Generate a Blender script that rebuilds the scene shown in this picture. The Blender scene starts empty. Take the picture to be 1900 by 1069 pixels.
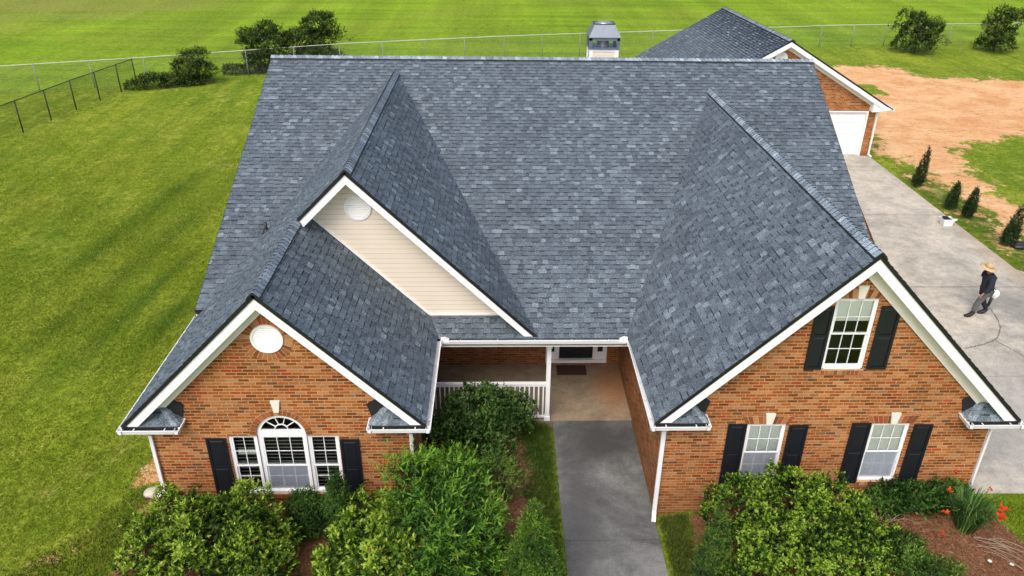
import bpy, math, random
import numpy as np
from mathutils import Vector, Matrix
random.seed(7)
rng = np.random.default_rng(7)
SC = bpy.context.scene
COL = SC.collection

# ------------------------------------------------------------------ camera
def make_camera():
    pitch, roll, yaw = 0.46786, 0.01467, 0.03172
    fw = np.array([math.sin(yaw)*math.cos(pitch), math.cos(yaw)*math.cos(pitch), -math.sin(pitch)])
    r = np.array([math.cos(yaw), -math.sin(yaw), 0.0]); u = np.cross(r, fw)
    r2 = math.cos(roll)*r + math.sin(roll)*u; u2 = -math.sin(roll)*r + math.cos(roll)*u
    cd = bpy.data.cameras.new('camera'); co = bpy.data.objects.new('camera', cd); COL.objects.link(co)
    M = Matrix(((r2[0], u2[0], -fw[0], 7.7892), (r2[1], u2[1], -fw[1], -12.9696), (r2[2], u2[2], -fw[2], 13.2395), (0, 0, 0, 1)))
    co.matrix_world = M
    cd.sensor_width = 36.0; cd.lens = 1417.704/1900*36
    cd.shift_x = -15.106/1900; cd.shift_y = -57.007/1900
    cd.clip_start = 0.1; cd.clip_end = 3000
    SC.camera = co
make_camera()

# ------------------------------------------------------------------ light
SUN_EL, SUN_AZ = math.radians(52), math.radians(203)      # azimuth clockwise from +Y
W = bpy.data.worlds.new('World'); SC.world = W; W.use_nodes = True
nt = W.node_tree; bgn = nt.nodes['Background']
sky = nt.nodes.new('ShaderNodeTexSky'); sky.sky_type = 'NISHITA'; sky.sun_disc = False
sky.sun_elevation = SUN_EL; sky.sun_rotation = SUN_AZ; sky.dust_density = 4.0; sky.air_density = 0.8; sky.ozone_density = 1.0
nt.links.new(sky.outputs[0], bgn.inputs[0]); bgn.inputs[1].default_value = 0.15
sd = bpy.data.lights.new('sun', 'SUN'); sd.energy = 1.0; sd.angle = math.radians(32); sd.color = (1.0, 0.95, 0.88)
so = bpy.data.objects.new('sun', sd); COL.objects.link(so)
sdir = Vector((math.sin(SUN_AZ)*math.cos(SUN_EL), math.cos(SUN_AZ)*math.cos(SUN_EL), math.sin(SUN_EL)))
so.rotation_euler = sdir.to_track_quat('Z', 'Y').to_euler(); so.location = sdir*60
SC.view_settings.view_transform = 'Standard'; SC.view_settings.look = 'None'
SC.view_settings.exposure = 0.72; SC.view_settings.gamma = 1.0
SC.cycles.max_bounces = 6; SC.cycles.transparent_max_bounces = 16

# ------------------------------------------------------------------ materials
class NT:
    def __init__(s, name):
        s.m = bpy.data.materials.new(name); s.m.use_nodes = True
        s.t = s.m.node_tree; s.b = s.t.nodes['Principled BSDF']; s.out = s.t.nodes['Material Output']
    def n(s, typ, **kw):
        nd = s.t.nodes.new('ShaderNode'+typ)
        for k, v in kw.items():
            if k in nd.bl_rna.properties: setattr(nd, k, v)
            else: nd.inputs[k].default_value = v
        return nd
    def l(s, a, b): s.t.links.new(a, b); return b
    def set(s, sock, val):
        if hasattr(val, 'is_linked'): s.l(val, sock)
        else: sock.default_value = val
    def math(s, op, a, b=0.0, c=0.0, clamp=False):
        nd = s.n('Math', operation=op, use_clamp=clamp)
        for i, v in enumerate((a, b, c)): s.set(nd.inputs[i], v)
        return nd.outputs[0]
    def noise(s, vec, scale, detail=3, rough=.55, dist=0.0):
        nd = s.n('TexNoise'); nd.inputs['Scale'].default_value = scale; nd.inputs['Detail'].default_value = detail
        nd.inputs['Roughness'].default_value = rough; nd.inputs['Distortion'].default_value = dist
        if vec is not None: s.l(vec, nd.inputs['Vector'])
        return nd.outputs['Fac']
    def ramp(s, fac, stops, interp='LINEAR'):
        nd = s.n('ValToRGB'); cr = nd.color_ramp; cr.interpolation = interp
        while len(cr.elements) < len(stops): cr.elements.new(0.5)
        for e, (p, c) in zip(cr.elements, stops):
            e.position = p; e.color = (c if hasattr(c, '__len__') else (c, c, c)) + ((1.0,) if not hasattr(c, '__len__') or len(c) == 3 else ())
        s.l(fac, nd.inputs[0]); return nd.outputs[0]
    def mix(s, f, a, b, mode='MIX'):
        nd = s.n('Mix', data_type='RGBA', blend_type=mode)
        s.set(nd.inputs[0], f)
        for i, v in ((6, a), (7, b)):
            if hasattr(v, 'is_linked'): s.l(v, nd.inputs[i])
            else: nd.inputs[i].default_value = tuple(v)+((1.0,) if len(v) == 3 else ())
        return nd.outputs[2]
    def pos(s): return s.n('NewGeometry').outputs['Position']
    def scaled(s, vec, sc, rot=(0, 0, 0)):
        nd = s.n('Mapping'); nd.inputs['Scale'].default_value = sc; nd.inputs['Rotation'].default_value = rot
        s.l(vec, nd.inputs[0]); return nd.outputs[0]
    def bump(s, h, strength=.3, dist=.01):
        nd = s.n('Bump'); nd.inputs['Strength'].default_value = strength; nd.inputs['Distance'].default_value = dist
        s.l(h, nd.inputs['Height']); s.l(nd.outputs[0], s.b.inputs['Normal'])
    def base(s, c): s.set(s.b.inputs['Base Color'], c if hasattr(c, 'is_linked') else tuple(c)+(1.0,))
    def rough(s, v): s.set(s.b.inputs['Roughness'], v)

def simple(name, col, rough=.6, var=.12, scale=8, bump=0, metal=0):
    m = NT(name); p = m.pos()
    f = m.noise(p, scale, 5, .6)
    c = m.mix(f, [x*(1-var*1.6) for x in col], [min(1, x*(1+var)) for x in col])
    m.base(c); m.rough(rough); m.b.inputs['Metallic'].default_value = metal
    if bump: m.bump(m.noise(p, scale*8, 4), bump, .01)
    return m.m

M = {}
M['white'] = simple('white_paint', (.84, .85, .84), .45, .04, 3, .03)
M['white_vinyl'] = simple('white_vinyl', (.82, .83, .83), .35, .03, 5)
M['gutter'] = simple('gutter_metal', (.78, .79, .79), .35, .06, 4)
M['soffit'] = simple('soffit_paint', (.80, .77, .68), .6, .05, 4)
M['black'] = simple('black_metal', (.012, .013, .016), .45, .3, 20)
M['vent_black'] = simple('black_flashing', (.014, .015, .018), .6, .3, 20)
M['shutter'] = simple('black_shutter_paint', (.010, .012, .017), .42, .2, 6, .05)
M['dark_room'] = simple('dark_interior', (.012, .012, .013), .9, .2, 4)
M['keystone'] = simple('cast_stone', (.72, .69, .60), .8, .08, 12, .15)
M['blind'] = simple('blind_slats', (.93, .97, .86), .55, .04, 6)  # pale green slats: the lawn's reflection is put into the base colour
M['blind_white'] = simple('blind_slats_white', (.45, .45, .38), .55, .04, 6)
M['chrome'] = simple('galvanised_steel', (.45, .46, .47), .4, .1, 10, 0, .7)
M['dark_wood'] = simple('door_paint', (.012, .016, .020), .35, .2, 6)

def mat_shingle(name='asphalt_shingle'):
    m = NT(name); p = m.pos()
    at = m.n('Attribute', attribute_name='Col').outputs['Color']
    g = m.noise(p, 30, 2, .6)
    g2 = m.noise(p, .55, 4, .6)
    f1 = m.ramp(g, [(.30, .55), (.50, 1.0), (.70, 1.60)])
    g3 = m.noise(p, 2.4, 5, .7); f2 = m.mix(1.0, m.ramp(g2, [(.3, .86), (.7, 1.12)]), m.ramp(g3, [(.3, .88), (.7, 1.10)]), 'MULTIPLY')
    c = m.mix(1.0, at, f1, 'MULTIPLY'); c = m.mix(1.0, c, f2, 'MULTIPLY')
    m.base(c); m.rough(.92); m.b.inputs['Specular IOR Level'].default_value = .25
    m.bump(g, .5, .006)
    return m.m
M['shingle'] = mat_shingle()

def brick_nodes(m, H=.0795, L=.225):
    geo = m.n('NewGeometry'); sx = m.n('SeparateXYZ'); m.l(geo.outputs['Position'], sx.inputs[0])
    sn = m.n('SeparateXYZ'); m.l(geo.outputs['True Normal'], sn.inputs[0])
    isx = m.math('GREATER_THAN', m.math('ABSOLUTE', sn.outputs[0]), .5)
    u = m.math('ADD', m.math('MULTIPLY', sx.outputs[1], isx), m.math('MULTIPLY', sx.outputs[0], m.math('SUBTRACT', 1.0, isx)))
    v = sx.outputs[2]
    wob = m.noise(geo.outputs['Position'], 14, 3)
    v2 = m.math('ADD', v, m.math('MULTIPLY', m.math('SUBTRACT', wob, .5), .010))
    u2 = m.math('ADD', u, m.math('MULTIPLY', m.math('SUBTRACT', wob, .5), .012))
    vr = m.math('DIVIDE', v2, H); row = m.math('FLOOR', vr); fv = m.math('FRACT', vr)
    wr = m.n('TexWhiteNoise', noise_dimensions='1D'); m.l(row, wr.inputs['W'])
    off = m.math('ADD', m.math('MULTIPLY', m.math('MODULO', row, 2.0), .5), m.math('MULTIPLY', wr.outputs[0], .16))
    ur = m.math('ADD', m.math('DIVIDE', u2, L), off); colm = m.math('FLOOR', ur); fu = m.math('FRACT', ur)
    dv = m.math('MULTIPLY', m.math('MINIMUM', fv, m.math('SUBTRACT', 1.0, fv)), H)
    du = m.math('MULTIPLY', m.math('MINIMUM', fu, m.math('SUBTRACT', 1.0, fu)), L)
    d = m.math('MINIMUM', dv, du)
    cv = m.n('CombineXYZ'); m.l(row, cv.inputs[0]); m.l(colm, cv.inputs[1]); m.l(isx, cv.inputs[2])
    wn = m.n('TexWhiteNoise', noise_dimensions='3D'); m.l(cv.outputs[0], wn.inputs[0])
    return geo, d, wn, dv

def mat_brick(name, cols, mortar, mottle):
    m = NT(name); geo, d, wn, dv = brick_nodes(m)
    base = m.ramp(wn.outputs[0], cols, 'CONSTANT')
    st = m.scaled(geo.outputs['Position'], (15, 15, 34))
    n1 = m.noise(st, 1.6, 5, .75)
    n2 = m.noise(geo.outputs['Position'], 42, 3, .8)
    n3 = m.noise(geo.outputs['Position'], 1.1, 4, .6)
    c = m.mix(1.0, base, m.ramp(n2, [(.28, .50), (.7, 1.55)]), 'MULTIPLY')
    # tumbled cream wash on some bricks, stronger on a random half of them
    sep = m.n('SeparateColor'); m.l(wn.outputs['Color'], sep.inputs[0])
    thr = m.math('MULTIPLY', m.math('SUBTRACT', sep.outputs[1], .42), .55)
    wash = m.ramp(m.math('ADD', n1, thr), [(.60, 0.0), (.72, 1.0)])
    c = m.mix(m.math('MULTIPLY', wash, .6), c, mottle)
    mo = m.mix(n1, [x*.72 for x in mortar], mortar)
    thrm = m.math('ADD', .0066, m.math('MULTIPLY', m.math('SUBTRACT', n1, .5), .012))
    mk = m.math('MAXIMUM', m.math('LESS_THAN', d, thrm), m.math('LESS_THAN', dv, m.math('ADD', thrm, .0022)))
    c = m.mix(mk, c, mo)
    c = m.mix(1.0, c, m.ramp(n3, [(.3, .82), (.7, 1.12)]), 'MULTIPLY')
    zz = m.n('SeparateXYZ'); m.l(geo.outputs['Position'], zz.inputs[0]); dirt = m.ramp(m.math('ADD', zz.outputs[2], m.math('MULTIPLY', n3, -1.2)), [(-.0, .45), (.35, 0.0)])
    c = m.mix(dirt, c, (.16, .07, .03))
    m.base(c); m.rough(.9); m.b.inputs['Specular IOR Level'].default_value = .2
    hgt = m.math('ADD', m.math('MULTIPLY', m.math('MINIMUM', d, .012), 60.0), m.math('MULTIPLY', n2, .5))
    m.bump(hgt, .5, .012)
    return m.m
BR = [(0.0, (.225, .064, .013)), (.18, (.285, .090, .019)), (.38, (.145, .045, .011)), (.54, (.30, .108, .028)), (.68, (.31, .054, .014)), (.74, (.235, .073, .017)), (.89, (.125, .056, .026))]
M['brick'] = mat_brick('tumbled_brick', BR, (.57, .315, .150), (.48, .250, .110))

m = NT('arch_brick'); p = m.pos(); at = m.n('Attribute', attribute_name='Col').outputs['Color']
c = m.mix(1.0, at, m.ramp(m.noise(p, 45, 4, .7), [(.28, .6), (.7, 1.5)]), 'MULTIPLY'); m.base(c); m.rough(.9)
M['arch_brick'] = m.m
M['mortar'] = simple('mortar', (.56, .33, .17), .95, .2, 20)

m = NT('lap_siding'); p = m.pos(); sx = m.n('SeparateXYZ'); m.l(p, sx.inputs[0])
fr = m.math('FRACT', m.math('DIVIDE', sx.outputs[2], .13))
c = m.mix(m.noise(p, 1.2, 5), (.82, .71, .57), (.90, .81, .68))
c = m.mix(m.math('LESS_THAN', fr, .07), c, (.52, .42, .29)); m.base(c); m.rough(.55); m.bump(fr, .7, .02)
M['siding'] = m.m

def mat_glass(name, tint=(.98, 1.0, .98), refl=1.0):
    m = NT(name); gl = m.n('BsdfGlossy'); gl.inputs['Roughness'].default_value = .03; gl.inputs['Color'].default_value = (.9, .95, 1, 1)
    tr = m.n('BsdfTransparent'); tr.inputs['Color'].default_value = tint+(1,)
    lw = m.n('Fresnel'); lw.inputs[0].default_value = 1.5
    f = m.math('MULTIPLY', lw.outputs[0], refl)
    mx = m.n('MixShader'); m.l(f, mx.inputs[0]); m.l(tr.outputs[0], mx.inputs[1]); m.l(gl.outputs[0], mx.inputs[2]); m.l(mx.outputs[0], m.out.inputs[0])
    return m.m
M['glass'] = mat_glass('window_glass', refl=1.3)
m = NT('insect_screen'); df = m.n('BsdfDiffuse'); df.inputs[0].default_value = (.34, .38, .45, 1)
tr = m.n('BsdfTransparent'); mx = m.n('MixShader'); mx.inputs[0].default_value = .55
m.l(tr.outputs[0], mx.inputs[1]); m.l(df.outputs[0], mx.inputs[2]); m.l(mx.outputs[0], m.out.inputs[0]); M['screen'] = m.m

def mat_concrete(name, c0, c1, stain, joints=None, dark_zone=None):
    m = NT(name); p = m.pos()
    n1 = m.noise(p, .9, 6, .65, .3); n2 = m.noise(p, 20, 7, .9); n3 = m.noise(p, .35, 5, .7, .6)
    c = m.mix(m.ramp(n1, [(.3, 0.0), (.7, 1.0)]), c0, c1)
    c = m.mix(m.ramp(n3, [(.44, 0.0), (.62, .85)]), c, stain)
    n4 = m.noise(p, 3.2, 7, .8, .4); c = m.mix(1.0, c, m.ramp(n4, [(.34, .76), (.5, 1.0), (.66, 1.18)]), 'MULTIPLY')
    if dark_zone: c = dark_zone(m, p, c)
    c = m.mix(1.0, c, m.ramp(n2, [(.3, .62), (.7, 1.30)]), 'MULTIPLY')
    m.base(c); m.rough(.9); m.bump(n2, .25, .004)
    return m.m
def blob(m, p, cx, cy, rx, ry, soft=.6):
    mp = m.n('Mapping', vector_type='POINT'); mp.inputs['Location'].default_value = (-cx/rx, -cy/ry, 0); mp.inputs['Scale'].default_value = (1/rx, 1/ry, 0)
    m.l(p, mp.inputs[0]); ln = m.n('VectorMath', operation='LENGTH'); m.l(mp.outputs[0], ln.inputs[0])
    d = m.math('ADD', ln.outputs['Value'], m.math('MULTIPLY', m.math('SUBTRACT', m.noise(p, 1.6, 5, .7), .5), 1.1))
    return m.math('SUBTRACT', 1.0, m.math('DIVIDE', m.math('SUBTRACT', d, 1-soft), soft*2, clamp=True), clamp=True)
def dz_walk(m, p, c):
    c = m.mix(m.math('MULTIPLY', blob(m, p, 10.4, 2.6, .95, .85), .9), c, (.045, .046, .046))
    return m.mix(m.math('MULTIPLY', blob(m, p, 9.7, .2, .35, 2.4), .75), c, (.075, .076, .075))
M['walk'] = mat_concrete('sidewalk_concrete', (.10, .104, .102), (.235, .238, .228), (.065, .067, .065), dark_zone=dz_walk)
def dz_porch(m, p, c):
    return m.mix(m.math('MULTIPLY', blob(m, p, 11.1, 5.0, .5, 1.0), .7), c, (.36, .15, .055))
M['porch'] = mat_concrete('porch_concrete', (.255, .205, .135), (.33, .27, .185), (.19, .14, .09), dark_zone=dz_porch)
def dz_drive(m, p, c):
    c = m.mix(m.math('MULTIPLY', blob(m, p, 28.5, 7.6, 4.0, 2.4, .4), .75), c, (.17, .175, .175))
    c = m.mix(m.math('MULTIPLY', blob(m, p, 26.7, 9.0, .55, 7), .6), c, (.42, .31, .20))
    return m.mix(m.math('MULTIPLY', blob(m, p, 21, 2.5, 2.6, 3.2), .45), c, (.23, .24, .245))
M['drive'] = mat_concrete('driveway_concrete', (.42, .385, .305), (.58, .53, .43), (.30, .28, .23), dark_zone=dz_drive)
M['crack'] = simple('crack_dirt', (.17, .14, .10), .95, .3, 30)

def mat_ground():
    m = NT('ground_cover'); p = m.pos()
    A = lambda nme: m.n('Attribute', attribute_name=nme).outputs['Fac']
    big = m.noise(p, .12, 5, .6, .4); med = m.noise(p, .8, 5, .65); fine = m.noise(p, 9, 6, .8)
    vf = m.noise(p, 38, 4, .8)
    # mowing lines running away from the camera on the lawn
    st = m.noise(m.scaled(p, (.9, .06, .3), (0, 0, math.radians(-7))), 1.3, 6, .75, .8)
    g = m.mix(m.ramp(big, [(.32, 0.0), (.68, 1.0)]), (.125, .192, .012), (.218, .275, .018))
    g = m.mix(m.math('MULTIPLY', m.ramp(med, [(.44, 0.0), (.74, 1.0)]), .6), g, (.34, .36, .050))
    g = m.mix(m.math('MULTIPLY', m.ramp(st, [(.38, 1.0), (.55, 0.0)]), .55), g, (.075, .150, .008))
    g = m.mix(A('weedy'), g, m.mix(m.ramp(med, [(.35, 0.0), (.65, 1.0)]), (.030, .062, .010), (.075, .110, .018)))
    tr = A('track'); g = m.mix(m.math('MULTIPLY', tr, m.ramp(med, [(.3, .65), (.6, 1.0)])), g, (.028, .085, .005))
    dry = m.ramp(m.math('ADD', A('dry'), m.math('MULTIPLY', m.math('SUBTRACT', med, .5), 1.6)), [(.45, 0.0), (1.0, .85)])
    g = m.mix(dry, g, (.44, .36, .15))
    # field
    fst = m.noise(m.scaled(p, (.05, .5, .3), (0, 0, math.radians(12))), 1.0, 5, .6)
    fl = m.mix(m.ramp(fst, [(.35, 0.0), (.65, 1.0)]), (.130, .230, .010), (.225, .335, .016))
    fl = m.mix(m.math('MULTIPLY', m.ramp(big, [(.45, 0.0), (.62, 1.0)]), .6), fl, (.21, .27, .025))
    fs2 = m.noise(m.scaled(p, (.30, .018, .3), (0, 0, math.radians(-14))), 1.0, 4, .6)
    fl = m.mix(1.0, fl, m.ramp(fs2, [(.35, .84), (.65, 1.14)]), 'MULTIPLY')
    fb = A('brownish'); fl = m.mix(m.ramp(m.math('ADD', fb, m.math('MULTIPLY', m.math('SUBTRACT', fst, .5), 1.8)), [(.5, 0.0), (.95, .8)]), fl, (.22, .21, .05))
    g = m.mix(A('field'), g, fl)
    c = m.mix(1.0, g, m.ramp(fine, [(.28, .45), (.5, 1.0), (.72, 1.6)]), 'MULTIPLY')
    cf = m.noise(p, 3.2, 6, .85); c = m.mix(1.0, c, m.ramp(cf, [(.32, .62), (.5, 1.0), (.68, 1.38)]), 'MULTIPLY')
    c = m.mix(1.0, c, m.ramp(vf, [(.25, .60), (.75, 1.4)]), 'MULTIPLY')
    # bare red clay
    cl = m.mix(m.ramp(m.noise(p, .5, 5, .7, .5), [(.35, 0.0), (.65, 1.0)]), (.64, .315, .130), (.80, .49, .25))
    cl = m.mix(m.ramp(m.noise(m.scaled(p, (.6, 1.6, 1)), 1.3, 6, .7), [(.55, 0.0), (.72, .7)]), cl, (.86, .66, .45))
    tuf = m.noise(m.scaled(p, (1.2, 2.4, 1)), 2.4, 6, .8)
    cl = m.mix(m.ramp(tuf, [(.57, 0.0), (.63, .8)]), cl, (.17, .155, .035))
    cl = m.mix(1.0, cl, m.ramp(fine, [(.3, .82), (.7, 1.12)]), 'MULTIPLY')
    k = m.math('ADD', A('clay'), m.math('MULTIPLY', m.math('SUBTRACT', m.noise(p, .9, 8, .8), .5), 2.3))
    c = m.mix(m.ramp(k, [(.46, 0.0), (.58, 1.0)]), c, cl)
    # pine straw mulch
    ms = m.noise(m.scaled(p, (26, 9, 10), (0, 0, .7)), 1.0, 5, .8); ms2 = m.noise(m.scaled(p, (8, 30, 10), (0, 0, .4)), 1.0, 5, .8)
    mu = m.mix(m.ramp(ms, [(.3, 0.0), (.7, 1.0)]), (.105, .042, .022), (.30, .145, .075))
    mu = m.mix(m.math('MULTIPLY', m.ramp(ms2, [(.5, 0.0), (.7, 1.0)]), .6), mu, (.42, .25, .14))
    k2 = m.math('ADD', A('mulch'), m.math('MULTIPLY', m.math('SUBTRACT', m.noise(p, 2.6, 7, .8), .5), 1.9))
    c = m.mix(m.ramp(k2, [(.47, 0.0), (.56, 1.0)]), c, mu)
    m.base(c); m.rough(.95); m.b.inputs['Specular IOR Level'].default_value = .1
    m.bump(m.math('ADD', fine, m.math('MULTIPLY', vf, .6)), .9, .05)
    return m.m
M['ground'] = mat_ground()

def mat_leaf(name, rough=.45, trans=.3):
    m = NT(name); at = m.n('Attribute', attribute_name='Col').outputs['Color']
    m.base(at); m.rough(rough); m.b.inputs['Specular IOR Level'].default_value = .18
    tl = m.n('BsdfTranslucent'); m.l(m.mix(1.0, at, (1.1, 1.3, .5), 'MULTIPLY'), tl.inputs[0])
    mx = m.n('MixShader'); mx.inputs[0].default_value = trans
    m.l(m.b.outputs[0], mx.inputs[1]); m.l(tl.outputs[0], mx.inputs[2]); m.l(mx.outputs[0], m.out.inputs[0])
    return m.m
M['leaf'] = mat_leaf('leaf', .55, .28); M['leaf_dull'] = mat_leaf('dull_leaf', .7, .2)
M['bark'] = simple('bark', (.16, .11, .075), .9, .3, 25, .4)
M['dry_stick'] = simple('dry_stick', (.33, .25, .17), .9, .2, 25)

# ------------------------------------------------------------------ mesh builder
class MB:
    def __init__(s): s.v = []; s.f = []; s.c = []
    def poly(s, pts, col=None):
        i = len(s.v); s.v += [tuple(p) for p in pts]; s.f.append(tuple(range(i, i+len(pts)))); s.c.append(col or (1, 1, 1))
    def prism(s, pts, d, col=None):
        d = Vector(d); a = [Vector(p) for p in pts]; b = [p+d for p in a]
        nrm = Vector((0, 0, 0))
        for i in range(len(a)): nrm += a[i].cross(a[(i+1) % len(a)])
        if nrm.dot(d) > 0: a, b = [p for p in reversed(a)], [p for p in reversed(b)]
        i = len(s.v); n = len(a); s.v += [tuple(p) for p in a+b]
        s.f.append(tuple(range(i, i+n))); s.f.append(tuple(reversed(range(i+n, i+2*n))))
        for k in range(n):
            j = (k+1) % n; s.f.append((i+k, i+n+k, i+n+j, i+j))
        s.c += [col or (1, 1, 1)]*(n+2)
    def box(s, x0, x1, y0, y1, z0, z1, col=None):
        s.prism([(x0, y0, z0), (x1, y0, z0), (x1, y1, z0), (x0, y1, z0)], (0, 0, z1-z0), col)
    def tube(s, pts, rad, n=8, col=None, cap=True):
        pts = [Vector(p) for p in pts]; rs = rad if hasattr(rad, '__len__') else [rad]*len(pts)
        base = len(s.v); up = Vector((0, 0, 1))
        for k, p in enumerate(pts):
            t = (pts[min(k+1, len(pts)-1)]-pts[max(k-1, 0)]).normalized()
            a = t.cross(up if abs(t.z) < .95 else Vector((1, 0, 0))).normalized(); b = t.cross(a)
            for j in range(n):
                an = 2*math.pi*j/n; s.v.append(tuple(p+(a*math.cos(an)+b*math.sin(an))*rs[k]))
        for k in range(len(pts)-1):
            for j in range(n):
                q = (j+1) % n; s.f.append((base+k*n+j, base+(k+1)*n+j, base+(k+1)*n+q, base+k*n+q)); s.c.append(col or (1, 1, 1))
        if cap:
            s.f.append(tuple(range(base, base+n))); s.f.append(tuple(reversed(range(base+(len(pts)-1)*n, base+len(pts)*n)))); s.c += [col or (1, 1, 1)]*2
    def lathe(s, c, prof, n=24, col=None, mat=None):
        c = Vector(c); base = len(s.v)
        for r, z in prof:
            for j in range(n):
                an = 2*math.pi*j/n; q = Vector((r*math.cos(an), r*math.sin(an), z))
                if mat: q = mat @ q
                s.v.append(tuple(c+q))
        for k in range(len(prof)-1):
            for j in range(n):
                q = (j+1) % n; s.f.append((base+k*n+j, base+k*n+q, base+(k+1)*n+q, base+(k+1)*n+j)); s.c.append(col or (1, 1, 1))
    def build(s, name, mat, parent=None, smooth=False, bevel=0):
        off = Vector((0, 0, 0)); q = parent
        while q is not None: off += q.location; q = q.parent
        me = bpy.data.meshes.new(name)
        me.from_pydata([(a-off.x, b-off.y, c-off.z) for a, b, c in s.v], [], s.f)
        if any(x != (1, 1, 1) for x in s.c):
            ca = me.color_attributes.new('Col', 'FLOAT_COLOR', 'CORNER')
            arr = np.repeat(np.array([tuple(c)+(1,) for c in s.c], np.float32), [len(f) for f in s.f], axis=0)
            ca.data.foreach_set('color', arr.ravel())
        me.materials.append(mat)
        if smooth: me.polygons.foreach_set('use_smooth', [True]*len(me.polygons))
        me.update()
        o = bpy.data.objects.new(name, me); COL.objects.link(o); o.parent = parent
        if bevel:
            md = o.modifiers.new('bevel', 'BEVEL'); md.width = bevel; md.segments = 2; md.limit_method = 'ANGLE'
        return o

def thing(name, label, cat, loc=(0, 0, 0), group=None):
    o = bpy.data.objects.new(name, None); COL.objects.link(o); o.location = loc; o.empty_display_size = .3
    o['label'] = label; o['category'] = cat
    if group: o['group'] = group
    return o
def tag(o, label, cat, group=None, kind=None):
    if label: o['label'] = label
    if cat: o['category'] = cat
    if group: o['group'] = group
    if kind: o['kind'] = kind
    return o

# ------------------------------------------------------------------ terrain
def interp(x, tab):
    xs = [a for a, b in tab]; return np.interp(x, xs, [b for a, b in tab])
VAL = [(-4, .55), (-.6, .80), (.4, .85), (3, .50), (6, .32), (8.3, .10), (9.15, -.035), (11.45, -.035), (12.6, .16), (15, .45), (18.5, .56), (20, .53)]
def hgt(x, y):
    x = np.asarray(x, float); y = np.asarray(y, float)
    v = interp(x, VAL); t = np.clip((y-7)/2, 0, 1)
    h = v*(1-t)+.53*t
    inn = (x > 5.8) & (x < 11.6) & (y > 3.35) & (y < 7.5); h = np.where(inn, -.35, h)
    far = np.clip((y-60)/300, 0, 1); h = h+far*4.0
    dr = (x > 18.7) & (y > .1) & (y < 25) & (x < 26.9); h = np.where(dr, .515, h)
    return h
def H(x, y): return float(hgt(x, y))

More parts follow.
